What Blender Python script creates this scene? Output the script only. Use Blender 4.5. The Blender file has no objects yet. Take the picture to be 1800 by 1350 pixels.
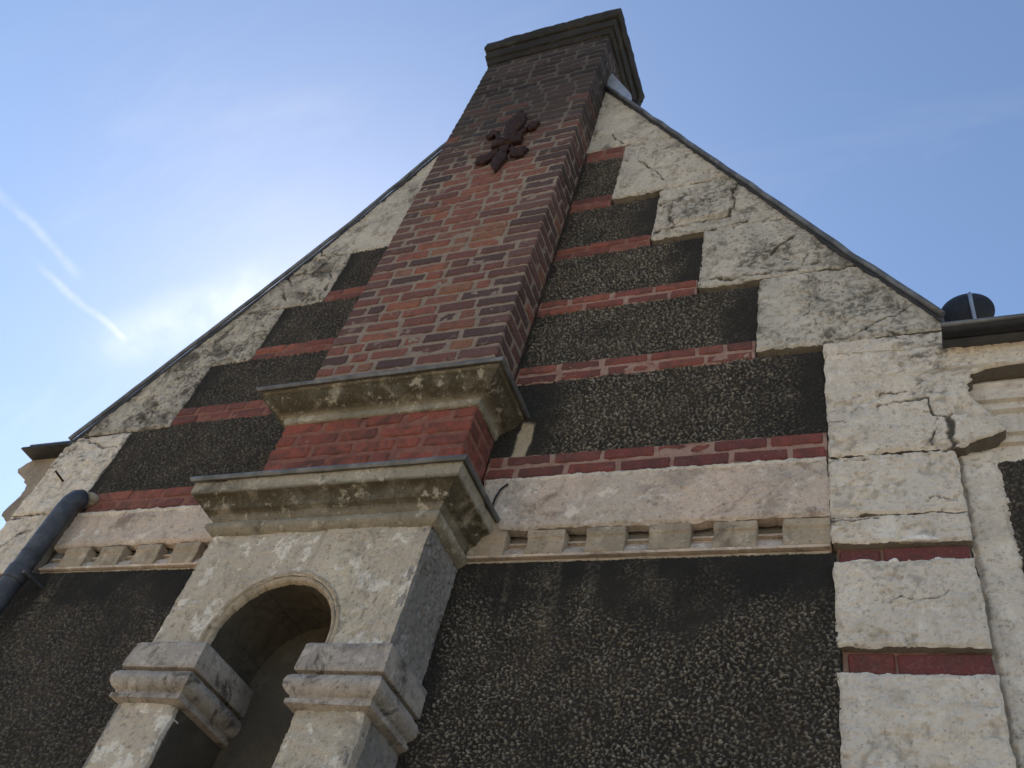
import bpy, bmesh, math, random
import numpy as np
from mathutils import Matrix, Vector

# ------------------------------------------------------------------ camera, sky, sun, exposure
scn = bpy.context.scene
ZO = 1.6                                   # eye height: every height below is measured from the eye
RIGHT = Vector((0.92015153, 0.32637624, 0.2163324))
DOWN = Vector((-0.10325067, 0.73517212, -0.66997109))
FWD = Vector((-0.3777042, 0.59413846, 0.71016831))
cam = bpy.data.cameras.new('camera')
cam.sensor_width = 36.0
cam.lens = 36.0 * 1578.2 / 1800.0
cam.clip_start, cam.clip_end = 0.05, 6000
cam.dof.use_dof = True
cam.dof.focus_distance = 3.3
cam.dof.aperture_fstop = 6.3
camo = bpy.data.objects.new('camera', cam)
scn.collection.objects.link(camo)
m3 = Matrix((RIGHT, -DOWN, -FWD)).transposed()
camo.matrix_world = Matrix.Translation((0, -2.5, ZO)) @ m3.to_4x4()
scn.camera = camo

SUN_AZ, SUN_EL = math.radians(-48), math.radians(43.5)
sun_dir = Vector((math.sin(SUN_AZ) * math.cos(SUN_EL), math.cos(SUN_AZ) * math.cos(SUN_EL), math.sin(SUN_EL)))
world = bpy.data.worlds.new('World')
scn.world = world
world.use_nodes = True
nt = world.node_tree
nt.nodes.clear()


def N(tree, kind, **kw):
    n = tree.nodes.new(kind)
    for k, v in kw.items():
        if k.startswith('i_'):
            n.inputs[int(k[2:]) if k[2:].isdigit() else k[2:]].default_value = v
        else:
            setattr(n, k, v)
    return n


def vmath(tree, op, a, b=None):
    n = N(tree, 'ShaderNodeVectorMath', operation=op)
    for i, s in enumerate((a, b)):
        if s is None:
            continue
        if hasattr(s, 'is_linked'):
            tree.links.new(s, n.inputs[i])
        else:
            n.inputs[i].default_value = s
    return n.outputs['Value'] if op in ('DOT_PRODUCT', 'LENGTH') else n.outputs['Vector']


def fmath(tree, op, a, b=None, c=None, clamp=False):
    n = N(tree, 'ShaderNodeMath', operation=op, use_clamp=clamp)
    for i, s in enumerate((a, b, c)):
        if s is None:
            continue
        if hasattr(s, 'is_linked'):
            tree.links.new(s, n.inputs[i])
        else:
            n.inputs[i].default_value = s
    return n.outputs[0]


def maprange(tree, v, a, b, c=0.0, d=1.0, smooth=True):
    n = N(tree, 'ShaderNodeMapRange', interpolation_type='SMOOTHSTEP' if smooth else 'LINEAR')
    tree.links.new(v, n.inputs[0])
    for i, q in enumerate((a, b, c, d)):
        n.inputs[i + 1].default_value = q
    return n.outputs[0]


def noise(tree, vec, scale, detail=4.0, rough=0.55, dist=0.0):
    n = N(tree, 'ShaderNodeTexNoise')
    n.inputs['Scale'].default_value = scale
    n.inputs['Detail'].default_value = detail
    n.inputs['Roughness'].default_value = rough
    n.inputs['Distortion'].default_value = dist
    tree.links.new(vec, n.inputs['Vector'])
    return n.outputs['Fac']


def mixc(tree, fac, a, b, blend='MIX'):
    n = N(tree, 'ShaderNodeMix', data_type='RGBA', blend_type=blend)
    for s, i in ((fac, 0), (a, 6), (b, 7)):
        if hasattr(s, 'is_linked'):
            tree.links.new(s, n.inputs[i])
        elif i == 0:
            n.inputs[i].default_value = s
        else:
            n.inputs[i].default_value = (*s[:3], 1.0)
    return n.outputs[2]


sky = N(nt, 'ShaderNodeTexSky', sky_type='NISHITA', sun_disc=False)
sky.sun_elevation = SUN_EL
sky.sun_rotation = SUN_AZ
sky.altitude = 100
sky.air_density = 1.0
sky.dust_density = 0.2
sky.ozone_density = 1.5
tc = N(nt, 'ShaderNodeTexCoord')
dirv = tc.outputs['Generated']
# thin high cloud: a soft veil all over the sky, and two old condensation trails
warp = noise(nt, dirv, 3.0, 5)
mp = N(nt, 'ShaderNodeMapping')
mp.inputs['Rotation'].default_value = (0.35, 0.5, 0.9)
mp.inputs['Scale'].default_value = (1.0, 4.5, 2.0)
nt.links.new(dirv, mp.inputs['Vector'])
veil = maprange(nt, noise(nt, mp.outputs['Vector'], 1.7, 6, 0.6, 0.6), 0.50, 0.80, 0.0, 0.12)


def trail(d0, d1, width, strength, s0, s1):
    d0, d1 = Vector(d0).normalized(), Vector(d1).normalized()
    nrm = d0.cross(d1).normalized()
    along = nrm.cross(d0).normalized()
    wob = fmath(nt, 'MULTIPLY_ADD', noise(nt, dirv, 9.0, 4), 0.03, -0.015)
    dist = fmath(nt, 'ADD', vmath(nt, 'DOT_PRODUCT', dirv, nrm), wob)
    t = vmath(nt, 'DOT_PRODUCT', dirv, along)
    L = d1.dot(along)
    core = maprange(nt, fmath(nt, 'ABSOLUTE', dist), 0.0, width, 1.0, 0.0)
    rng = fmath(nt, 'MULTIPLY', maprange(nt, t, -0.35 * L, s0 * L), maprange(nt, t, s1 * L, L * 1.04, 1.0, 0.0))
    br = maprange(nt, noise(nt, dirv, 26.0, 5), 0.3, 0.7, 0.25, 1.0)
    return fmath(nt, 'MULTIPLY', fmath(nt, 'MULTIPLY', fmath(nt, 'MULTIPLY', core, rng), br), strength)


t1 = trail((-0.7434, 0.2935, 0.601), (-0.7046, 0.382, 0.598), 0.0050, 0.32, 0.35, 0.94)
t2 = trail((-0.7529, 0.2173, 0.6213), (-0.7213, 0.3178, 0.6154), 0.008, 0.22, 0.0, 0.85)
t3 = trail((-0.7046, 0.382, 0.598), (-0.5455, 0.4154, 0.7279), 0.040, 0.30, 0.12, 0.5)
cl = fmath(nt, 'ADD', fmath(nt, 'ADD', t1, t2), fmath(nt, 'ADD', t3, veil), clamp=True)
skyl = vmath(nt, 'DOT_PRODUCT', sky.outputs['Color'], (0.25, 0.6, 0.15))
cloudc = N(nt, 'ShaderNodeCombineColor')
lum = fmath(nt, 'ADD', fmath(nt, 'MULTIPLY', skyl, 1.35), 1.5)
for i in range(3):
    nt.links.new(lum, cloudc.inputs[i])
skycol = mixc(nt, cl, sky.outputs['Color'], cloudc.outputs[0])
bg = N(nt, 'ShaderNodeBackground')
bg.inputs['Strength'].default_value = 0.085
nt.links.new(skycol, bg.inputs['Color'])
wo = N(nt, 'ShaderNodeOutputWorld')
nt.links.new(bg.outputs[0], wo.inputs['Surface'])

sl = bpy.data.lights.new('sun', 'SUN')
sl.energy = 5.0
sl.angle = math.radians(0.53)
sl.color = (1.0, 0.93, 0.82)
slo = bpy.data.objects.new('sun', sl)
slo.rotation_euler = (-sun_dir).to_track_quat('-Z', 'Y').to_euler()
slo.location = (0, 0, 30)
scn.collection.objects.link(slo)

scn.view_settings.view_transform = 'Standard'
scn.view_settings.look = 'None'
scn.view_settings.exposure = 1.2
scn.view_settings.gamma = 1.0
scn.view_settings.use_curve_mapping = False
scn.render.engine = 'CYCLES'
scn.cycles.use_denoising = True
scn.cycles.denoising_input_passes = 'RGB_ALBEDO_NORMAL'
scn.cycles.denoising_prefilter = 'ACCURATE'
scn.cycles.max_bounces = 6

# ------------------------------------------------------------------ numpy noise
rng = np.random.RandomState(7)
PERM = np.concatenate([rng.permutation(1024)] * 3)
GA = rng.rand(1024) * 2 * np.pi
GX, GY = np.cos(GA), np.sin(GA)
RV = rng.rand(1024)


def gn(x, y, s=0):
    """gradient noise, about -1..1"""
    xi, yi = np.floor(x).astype(np.int64), np.floor(y).astype(np.int64)
    xf, yf = x - xi, y - yi
    u, v = xf * xf * xf * (xf * (xf * 6 - 15) + 10), yf * yf * yf * (yf * (yf * 6 - 15) + 10)

    def g(i, j):
        h = PERM[(PERM[(xi + i + s * 37) & 1023] + yi + j + s * 11) & 1023]
        return GX[h] * (xf - i) + GY[h] * (yf - j)
    a = g(0, 0) * (1 - u) + g(1, 0) * u
    b = g(0, 1) * (1 - u) + g(1, 1) * u
    return (a * (1 - v) + b * v) * 1.5


def fbm(x, y, s=0, o=4, r=0.5):
    t, a, f = 0.0, 1.0, 1.0
    for k in range(o):
        t = t + a * gn(x * f, y * f, s + k)
        a *= r
        f *= 2.03
    return t


def worley(x, y, s=0):
    xi, yi = np.floor(x).astype(np.int64), np.floor(y).astype(np.int64)
    best = np.full(x.shape, 9.0)
    rid = np.zeros(x.shape)
    for i in (-1, 0, 1):
        for j in (-1, 0, 1):
            h = PERM[(PERM[(xi + i + s * 53) & 1023] + yi + j) & 1023]
            px, py = xi + i + RV[h], yi + j + RV[(h * 7 + 13) & 1023]
            d = np.hypot(px - x, py - y)
            m = d < best
            best = np.where(m, d, best)
            rid = np.where(m, RV[(h * 3 + 5) & 1023], rid)
    return best, rid


def sstep(a, b, x):
    t = np.clip((x - a) / (b - a), 0, 1)
    return t * t * (3 - 2 * t)


# ------------------------------------------------------------------ object helpers
COL = scn.collection
HOUSE_AT = Vector((-2.085, 3.0, 0.0))
R_ = random.Random(11)


def thing(name, label, cat, loc):
    o = bpy.data.objects.new(name, None)
    o.empty_display_size = 0.3
    o.location = loc
    COL.objects.link(o)
    o['label'], o['category'] = label, cat
    return o


def link(name, me, mat, parent=None, label=None):
    o = bpy.data.objects.new(name, me)
    COL.objects.link(o)
    if mat is not None and not me.materials:
        me.materials.append(mat)
    if parent is not None:
        o.parent = parent
        if parent.type == 'EMPTY':
            o.matrix_parent_inverse = Matrix.Translation(-Vector(parent.location))
    if label:
        o['label'] = label
    return o


def tag(o, label, cat):
    o['label'], o['category'] = label, cat
    return o


def mesh_np(name, V, F, attrs=None, smooth=True, flip=False):
    """V (n,3) in eye-height coordinates, F (m,4)"""
    me = bpy.data.meshes.new(name)
    V = np.asarray(V, np.float32).copy()
    V[:, 2] += ZO
    F = np.asarray(F, np.int32)
    if flip:
        F = F[:, ::-1]
    me.vertices.add(len(V))
    me.vertices.foreach_set('co', V.ravel())
    me.loops.add(F.size)
    me.loops.foreach_set('vertex_index', F.ravel())
    me.polygons.add(len(F))
    me.polygons.foreach_set('loop_start', np.arange(0, F.size, F.shape[1], dtype=np.int32))
    me.polygons.foreach_set('use_smooth', np.full(len(F), smooth))
    me.update(calc_edges=True)
    for k, a in (attrs or {}).items():
        at = me.attributes.new(k, 'FLOAT', 'POINT')
        at.data.foreach_set('value', np.asarray(a, np.float32))
    me.validate()
    return me


def box_np(x0, x1, y0, y1, z0, z1):
    V = [(x0, y0, z0), (x1, y0, z0), (x1, y1, z0), (x0, y1, z0), (x0, y0, z1), (x1, y0, z1), (x1, y1, z1), (x0, y1, z1)]
    F = [(0, 3, 2, 1), (4, 5, 6, 7), (0, 1, 5, 4), (1, 2, 6, 5), (2, 3, 7, 6), (3, 0, 4, 7)]
    return V, F


def join_np(parts):
    V, F, n = [], [], 0
    for v, f in parts:
        V += list(v)
        F += [tuple(i + n for i in q) for q in f]
        n += len(v)
    return V, F


def poly(name, V, F, mat, parent=None, smooth=False, label=None):
    me = bpy.data.meshes.new(name)
    me.from_pydata([(a, b, c + ZO) for a, b, c in V], [], F)
    me.validate()
    if smooth:
        for p in me.polygons:
            p.use_smooth = True
    return link(name, me, mat, parent, label)


def lerp_fn(pts):
    zs, xs = [p[1] for p in pts], [p[0] for p in pts]
    return lambda z: np.interp(z, zs, xs)


def relief(name, z0, z1, xl, xr, y0, res, hf, thick, mat, parent, edge=0.004, seed=0, axis='Y', label=None, ragged=1.0, rim=0.0):
    """A wall piece: a fine grid over rows z0..z1 between xl(z) and xr(z), facing -Y (or +X when axis='X'),
    pushed outwards by hf(x, z) metres, with worn edges and returns going `thick` back into the wall."""
    fl = xl if callable(xl) else (lambda z: np.full(np.shape(z), xl, float))
    fr = xr if callable(xr) else (lambda z: np.full(np.shape(z), xr, float))
    nz = max(4, int(round((z1 - z0) / res)) + 1)
    zz = np.linspace(z0, z1, nz)
    w = float(np.max(fr(zz) - fl(zz)))
    nx = max(4, int(round(w / res)) + 1)
    s = np.linspace(0, 1, nx)
    Z = np.repeat(zz[:, None], nx, 1)
    XL, XR = fl(zz)[:, None], fr(zz)[:, None]
    X = XL + (XR - XL) * s[None, :]
    # ragged outline
    e = edge * ragged
    tz = np.linspace(0, 1, nz)[:, None]
    X = X + e * (fbm(Z * 14, X * 0 + seed + 1.3, seed) * (1 - s)[None, :] ** 6 + fbm(Z * 14, X * 0 + seed + 7.7, seed + 3) * s[None, :] ** 6)
    Zj = Z + e * (fbm(X * 14, Z * 0 + seed + 3.1, seed + 1) * (1 - tz) ** 6 + fbm(X * 14, Z * 0 + seed + 9.2, seed + 2) * tz ** 6)
    h, at = hf(X, Zj)
    # rounded arris
    de = np.minimum(np.minimum(X - X[:, :1], X[:, -1:] - X), np.minimum(Zj - z0, z1 - Zj))
    h = h - edge * 1.6 * (1 - sstep(0, edge * 2.2, de + edge * 0.7 * fbm(X * 30, Zj * 30, seed + 5)))
    V = np.stack([X, y0 - h, Zj], -1).reshape(-1, 3)
    idx = np.arange(nz * nx).reshape(nz, nx)
    F = [np.stack([idx[:-1, :-1], idx[:-1, 1:], idx[1:, 1:], idx[1:, :-1]], -1).reshape(-1, 4)]
    ring = np.concatenate([idx[0, :], idx[1:, -1], idx[-1, -2::-1], idx[-2:0:-1, 0]])
    back = V[ring].copy()
    back[:, 1] = y0 + thick
    n0 = len(V)
    V = np.vstack([V, V[ring], back])          # separate ring so that the arris stays crisp
    m = len(ring)
    a = n0 + np.arange(m)
    b = n0 + m + np.arange(m)
    F.append(np.stack([a, b, np.roll(b, -1), np.roll(a, -1)], -1))
    F = np.vstack(F)
    attrs = {}
    for k, v in at.items():
        v = np.asarray(v).reshape(-1)
        r_ = np.maximum(v[ring], rim) if k == 'dirt' else v[ring]  # rim darkens the returns: edge dirt plus painted underside shade
        attrs[k] = np.concatenate([v, r_, r_])
    if axis == 'X':     # (x, y0-h, z) -> facing +X : world x = -(y), world y = x
        V = np.stack([-V[:, 1], V[:, 0], V[:, 2]], -1)
    return link(name, mesh_np(name, V, F, attrs), mat, parent, label)


def sweep(name, prof, x0, x1, yf, ybl, ybr, mat, parent, step=0.02, jit=0.0018, seed=0, sides='LFR', label=None, pl=None, moss_shade=None):
    """A moulding: prof is [(projection, z)], carried round left side, front and right side of a block."""
    path = []          # (x, y, nx, ny) corner points with mitre normals
    L, Fr, Rr = 'L' in sides, 'F' in sides, 'R' in sides

    def seg(p, q, n0, n1):
        d = math.dist(p, q)
        k = max(1, int(d / step))
        return [(p[0] + (q[0] - p[0]) * t / k, p[1] + (q[1] - p[1]) * t / k,
                 n0 if t == 0 else (n1 if t == k else None), ) for t in range(k + 1)]
    cl, cr = (-1.0 if L else 0.0, -1.0), (1.0 if Rr else 0.0, -1.0)
    rows = []
    if L:
        for x, y, n in seg((x0, ybl), (x0, yf), (-1, 0), cl):
            rows.append((x, y, n or (-1, 0)))
    fr = seg((x0, yf), (x1, yf), cl, cr)
    for x, y, n in (fr[1:] if L else fr):
        rows.append((x, y, n or (0, -1)))
    if Rr:
        for x, y, n in seg((x1, yf), (x1, ybr), cr, (1, 0))[1:]:
            rows.append((x, y, n or (1, 0)))
    P = np.array([(r[0], r[1]) for r in rows])
    Nn = np.array([r[2] for r in rows], float)
    if pl:
        Nn[Nn[:, 0] < 0, 0] *= pl
    # subdivide the profile
    pr = [prof[0]]
    for a, b in zip(prof[:-1], prof[1:]):
        k = max(1, int(math.dist(a, b) / 0.012))
        for t in range(1, k + 1):
            pr.append((a[0] + (b[0] - a[0]) * t / k, a[1] + (b[1] - a[1]) * t / k))
    pr = np.array(pr)
    n, m = len(P), len(pr)
    dist = np.concatenate([[0], np.cumsum(np.hypot(*np.diff(P, axis=0).T))])
    A, B = np.meshgrid(dist, pr[:, 1] + pr[:, 0], indexing='ij')
    j = jit * (fbm(A * 9 + seed * 3.7, B * 14, seed, 4, 0.6)) - jit * 4 * sstep(0.55, 0.9, gn(A * 22 + seed, B * 25, seed + 9))
    pr0 = pr[None, :, 0] + j * (pr[None, :, 0] > 0.004)
    X = P[:, None, 0] + Nn[:, None, 0] * pr0
    Y = P[:, None, 1] + Nn[:, None, 1] * pr0
    Z = np.repeat(pr[None, :, 1], n, 0) + 0.5 * jit * fbm(A * 5 + 11, B * 3, seed + 4)
    V = np.stack([X, Y, Z], -1).reshape(-1, 3)
    idx = np.arange(n * m).reshape(n, m)
    F = np.stack([idx[:-1, :-1], idx[1:, :-1], idx[1:, 1:], idx[:-1, 1:]], -1).reshape(-1, 4)
    rz = (B - B.min()) / max(1e-6, B.max() - B.min())
    mz = np.zeros((n, m))
    if moss_shade:
        mz = np.repeat(np.interp(pr[:, 1], [q[0] for q in moss_shade], [q[1] for q in moss_shade])[None, :], n, 0)
    me = mesh_np(name, V, F, {'dirt': np.zeros(n * m), 'moss': mz.reshape(-1)}, smooth=True)
    o = link(name, me, mat, parent, label)
    bm = bmesh.new()
    bm.from_mesh(me)
    for ends in (0, n - 1):       # close the two ends
        vs = [v for v in bm.verts if ends * m <= v.index < (ends + 1) * m]
        vs.sort(key=lambda v: v.index)
        try:
            bm.faces.new(vs)
        except ValueError:
            pass
    bmesh.ops.recalc_face_normals(bm, faces=bm.faces)
    bm.to_mesh(me)
    bm.free()
    try:
        me.set_sharp_from_angle(angle=math.radians(38))
    except Exception:
        pass
    return o


# ------------------------------------------------------------------ materials
def new_mat(name):
    m = bpy.data.materials.new(name)
    m.use_nodes = True
    t = m.node_tree
    t.nodes.clear()
    o = N(t, 'ShaderNodeOutputMaterial')
    b = N(t, 'ShaderNodeBsdfPrincipled')
    t.links.new(b.outputs[0], o.inputs[0])
    b.inputs['Roughness'].default_value = 0.9
    b.inputs['Specular IOR Level'].default_value = 0.25
    g = N(t, 'ShaderNodeNewGeometry')
    return m, t, b, g.outputs['Position']


def attr(t, name):
    a = N(t, 'ShaderNodeAttribute', attribute_name=name)
    return a.outputs['Fac']


def bump(t, b, h, strength, dist=0.01):
    n = N(t, 'ShaderNodeBump')
    n.inputs['Strength'].default_value = strength
    n.inputs['Distance'].default_value = dist
    t.links.new(h, n.inputs['Height'])
    t.links.new(n.outputs[0], b.inputs['Normal'])


def plaster_mat(name, c1, c2, pale, stain, pale_amt=0.5, stain_amt=0.6, scale=1.0, speck=0.55, moss_shade=None, st_lo=0.54, pale_lo=0.545):
    m, t, b, p = new_mat(name)
    big = noise(t, p, 2.6 * scale, 5, 0.6)
    mid = noise(t, p, 10.0 * scale, 9, 0.68, 0.3)
    flk = noise(t, p, 34.0 * scale, 6, 0.72, 0.2)
    fine = noise(t, p, 75.0, 5, 0.75)
    grain = noise(t, p, 300.0, 3, 0.7)
    col = mixc(t, maprange(t, big, 0.38, 0.62), c1, c2)
    col = mixc(t, fmath(t, 'MULTIPLY', maprange(t, flk, 0.42, 0.66), 0.32), col, tuple(q * 0.66 for q in c2))
    if moss_shade:
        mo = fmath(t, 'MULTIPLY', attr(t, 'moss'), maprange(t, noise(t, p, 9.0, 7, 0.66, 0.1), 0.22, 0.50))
        col = mixc(t, mo, col, moss_shade)  # olive tint: moss, with the shade of the coves painted in
    pn = fmath(t, 'ADD', fmath(t, 'MULTIPLY', mid, 0.8), fmath(t, 'MULTIPLY', flk, 0.2))
    col = mixc(t, fmath(t, 'MULTIPLY', maprange(t, pn, pale_lo, pale_lo + 0.05), pale_amt), col, pale)
    st = fmath(t, 'MULTIPLY', maprange(t, noise(t, p, 6.0 * scale, 9, 0.72, 0.8), st_lo, st_lo + 0.15), stain_amt)
    col = mixc(t, st, col, stain)
    grime = noise(t, p, 3.4 * scale, 12, 0.74, 0.3)
    col = mixc(t, fmath(t, 'MULTIPLY', maprange(t, grime, 0.49, 0.64), stain_amt * 0.75), col, tuple(q * 0.45 + 0.02 for q in c2))
    st_v = vmath(t, 'MULTIPLY', p, (1.0, 1.0, 0.10))
    streak = noise(t, st_v, 17.0, 6, 0.65, 0.1)
    col = mixc(t, fmath(t, 'MULTIPLY', maprange(t, streak, 0.53, 0.70), 0.28), col, stain)
    col = mixc(t, fmath(t, 'MULTIPLY', maprange(t, fine, 0.585, 0.645), speck), col, (0.075, 0.065, 0.052))
    col = mixc(t, fmath(t, 'MULTIPLY', maprange(t, fine, 0.42, 0.34), 0.5 if moss_shade is None else 0.2), col, pale)
    col = mixc(t, fmath(t, 'MULTIPLY', maprange(t, grain, 0.35, 0.7), 0.35), col, (0.66, 0.63, 0.56), 'SOFT_LIGHT')
    col = mixc(t, attr(t, 'dirt'), col, (0.028, 0.025, 0.020))
    t.links.new(col, b.inputs['Base Color'])
    hh = fmath(t, 'ADD', fmath(t, 'MULTIPLY', fine, 0.7), fmath(t, 'MULTIPLY', grain, 0.25))
    hh = fmath(t, 'ADD', hh, fmath(t, 'MULTIPLY', flk, 0.9))
    bump(t, b, hh, 0.8, 0.009)
    return m


M = {}
M['plaster'] = plaster_mat('weathered cream plaster', (0.56, 0.515, 0.435), (0.475, 0.445, 0.385), (0.66, 0.62, 0.535), (0.13, 0.118, 0.098), 0.5, 0.85, 1.0, 0.6, None, 0.51)
M['plaster_dirty'] = plaster_mat('grimy cream plaster', (0.52, 0.475, 0.395), (0.43, 0.395, 0.335), (0.62, 0.575, 0.485), (0.10, 0.09, 0.075), 0.4, 0.95, 1.0, 0.65, None, 0.47)
M['quoin'] = plaster_mat('rough quoin plaster', (0.75, 0.665, 0.55), (0.67, 0.61, 0.525), (0.84, 0.79, 0.70), (0.30, 0.245, 0.19), 0.6, 0.42)
M['frieze'] = plaster_mat('pinkish frieze plaster', (0.66, 0.525, 0.425), (0.56, 0.485, 0.405), (0.82, 0.73, 0.63), (0.22, 0.16, 0.125), 0.7, 0.8, 1.0, 0.6, None, 0.51)
M['niche'] = plaster_mat('niche plaster', (0.60, 0.53, 0.415), (0.51, 0.445, 0.36), (0.83, 0.78, 0.69), (0.18, 0.155, 0.12), 0.8, 0.65, 1.0, 0.5, None, 0.54, 0.53)
M['grey'] = plaster_mat('grey cement plaster', (0.31, 0.29, 0.27), (0.25, 0.235, 0.215), (0.52, 0.50, 0.47), (0.12, 0.11, 0.10), 0.5, 0.5)
M['impost'] = plaster_mat('sooty impost plaster', (0.48, 0.425, 0.37), (0.36, 0.325, 0.29), (0.64, 0.59, 0.53), (0.055, 0.049, 0.043), 0.5, 0.85, 1.5, 0.7, None, 0.50)
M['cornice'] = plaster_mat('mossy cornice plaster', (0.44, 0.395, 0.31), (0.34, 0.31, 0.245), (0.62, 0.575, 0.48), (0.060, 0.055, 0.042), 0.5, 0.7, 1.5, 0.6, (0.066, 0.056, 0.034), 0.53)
M['eaves'] = plaster_mat('brown eaves plaster', (0.40, 0.325, 0.25), (0.30, 0.25, 0.195), (0.48, 0.41, 0.33), (0.10, 0.08, 0.06), 0.4, 0.7)
M['dentil'] = plaster_mat('dull dentil plaster', (0.47, 0.385, 0.28), (0.38, 0.315, 0.23), (0.64, 0.57, 0.46), (0.10, 0.082, 0.058), 0.5, 0.65, 1.4)
M['niche_in'] = plaster_mat('sooty niche lining', (0.095, 0.083, 0.062), (0.070, 0.063, 0.052), (0.13, 0.115, 0.09), (0.030, 0.029, 0.025), 0.4, 0.6, 1.0, 0.3)  # inner surfaces of the niche, much darker than its face
M['cap'] = plaster_mat('black crusted cap stone', (0.030, 0.028, 0.024), (0.020, 0.019, 0.017), (0.085, 0.075, 0.055), (0.012, 0.012, 0.010), 0.45, 0.6, 1.0, 0.2)

# dark roughcast: near-black render, crests painted paler, both worn and as if lit
m, t, b, p = new_mat('dark roughcast render')
dk = mixc(t, maprange(t, noise(t, p, 4.0, 5), 0.35, 0.65), (0.026, 0.024, 0.021), (0.044, 0.038, 0.031))
pk = mixc(t, maprange(t, noise(t, p, 14.0, 4), 0.35, 0.65), (0.33, 0.30, 0.25), (0.21, 0.185, 0.145))
c = mixc(t, attr(t, 'peak'), dk, pk)
c = mixc(t, fmath(t, 'MULTIPLY', attr(t, 'stain'), 0.8), c, (0.42, 0.36, 0.26))
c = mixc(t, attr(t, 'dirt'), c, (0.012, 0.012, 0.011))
t.links.new(c, b.inputs['Base Color'])
bump(t, b, noise(t, p, 260.0, 4, 0.7), 0.5, 0.004)
M['roughcast'] = m


def brick_mat(name, wash, smear, dark=0.0):
    m, t, b, p = new_mat(name)
    oi = N(t, 'ShaderNodeObjectInfo')
    col = oi.outputs['Color']
    n1 = noise(t, p, 28.0, 6, 0.7, 0.5)
    n2 = noise(t, p, 130.0, 4, 0.7)
    c = mixc(t, maprange(t, n1, 0.42, 0.72, 0.0, 0.65), col, (0.06, 0.045, 0.042))
    c = mixc(t, maprange(t, n2, 0.5, 0.75, 0.0, 0.35), c, (0.36, 0.25, 0.19))
    c = mixc(t, maprange(t, noise(t, p, 17.0, 5, 0.7), 0.58, 0.70, 0.0, smear), c, (0.30, 0.25, 0.21))
    c = mixc(t, wash, c, (0.25, 0.062, 0.042))
    if dark:
        c = mixc(t, maprange(t, noise(t, p, 9.0, 8, 0.72, 0.4), 0.42, 0.62, 0.0, dark), c, (0.055, 0.040, 0.034))
    t.links.new(c, b.inputs['Base Color'])
    b.inputs['Roughness'].default_value = 0.85
    bump(t, b, fmath(t, 'ADD', n1, fmath(t, 'MULTIPLY', n2, 0.5)), 0.5, 0.006)
    return m


M['brick'] = brick_mat('old chimney brick', 0.0, 0.45)
M['brick_red'] = brick_mat('red washed brick', 0.18, 0.25, 0.5)
M['brick_wash'] = brick_mat('blotchy red washed brick', 0.6, 0.15, 0.7)


def mortar_mat(name, c1, c2, soot=False):
    m, t, b, p = new_mat(name)
    n1 = noise(t, p, 22.0, 6, 0.7)
    n2 = noise(t, p, 170.0, 4, 0.7)
    c = mixc(t, maprange(t, n1, 0.35, 0.65), c1, c2)
    c = mixc(t, maprange(t, n2, 0.5, 0.75, 0, 0.4), c, (0.14, 0.115, 0.10))
    if soot:
        z = N(t, 'ShaderNodeSeparateXYZ')
        t.links.new(p, z.inputs[0])
        zz = fmath(t, 'ADD', z.outputs[2], fmath(t, 'MULTIPLY', noise(t, p, 9.0, 7, 0.7), 2.4))
        c = mixc(t, maprange(t, zz, 7.5, 8.5, 0.0, 0.86), c, (0.06, 0.055, 0.048))
    t.links.new(c, b.inputs['Base Color'])
    bump(t, b, n2, 0.6, 0.006)
    return m


M['mortar'] = mortar_mat('old lime mortar', (0.265, 0.215, 0.168), (0.205, 0.162, 0.13), True)
M['mortar_red'] = mortar_mat('red washed mortar', (0.25, 0.115, 0.085), (0.17, 0.075, 0.058))
M['mortar_pink'] = mortar_mat('pinkish mortar', (0.34, 0.235, 0.19), (0.26, 0.15, 0.115))

m, t, b, p = new_mat('weathered lead')
n1 = noise(t, p, 12.0, 5, 0.6)
c = mixc(t, maprange(t, n1, 0.35, 0.7), (0.10, 0.105, 0.11), (0.19, 0.195, 0.20))
t.links.new(c, b.inputs['Base Color'])
b.inputs['Roughness'].default_value = 0.5
b.inputs['Metallic'].default_value = 0.35
bump(t, b, noise(t, p, 60.0, 4), 0.25, 0.004)
M['lead'] = m

m, t, b, p = new_mat('bright zinc')
c = mixc(t, maprange(t, noise(t, p, 9.0, 5), 0.35, 0.7), (0.42, 0.46, 0.50), (0.30, 0.33, 0.37))
t.links.new(c, b.inputs['Base Color'])
b.inputs['Roughness'].default_value = 0.42
b.inputs['Metallic'].default_value = 0.5
M['zinc'] = m

m, t, b, p = new_mat('slate grey plastic pipe')
n1 = noise(t, p, 18.0, 6, 0.65)
c = mixc(t, maprange(t, n1, 0.4, 0.7), (0.050, 0.058, 0.072), (0.085, 0.092, 0.105))
c = mixc(t, maprange(t, noise(t, p, 70.0, 4), 0.6, 0.75, 0, 0.4), c, (0.17, 0.17, 0.165))
t.links.new(c, b.inputs['Base Color'])
b.inputs['Roughness'].default_value = 0.5
M['pipe'] = m

m, t, b, p = new_mat('rusted cast iron')
n1 = noise(t, p, 30.0, 6, 0.7)
c = mixc(t, maprange(t, n1, 0.4, 0.65), (0.017, 0.010, 0.009), (0.050, 0.022, 0.015))
t.links.new(c, b.inputs['Base Color'])
b.inputs['Roughness'].default_value = 0.85
bump(t, b, noise(t, p, 120.0, 4), 0.5, 0.004)
M['iron'] = m

m, t, b, p = new_mat('dark dish paint')
c = mixc(t, maprange(t, noise(t, p, 20.0, 5), 0.4, 0.7), (0.016, 0.017, 0.019), (0.028, 0.029, 0.032))
t.links.new(c, b.inputs['Base Color'])
b.inputs['Roughness'].default_value = 0.55
M['dish'] = m

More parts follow.
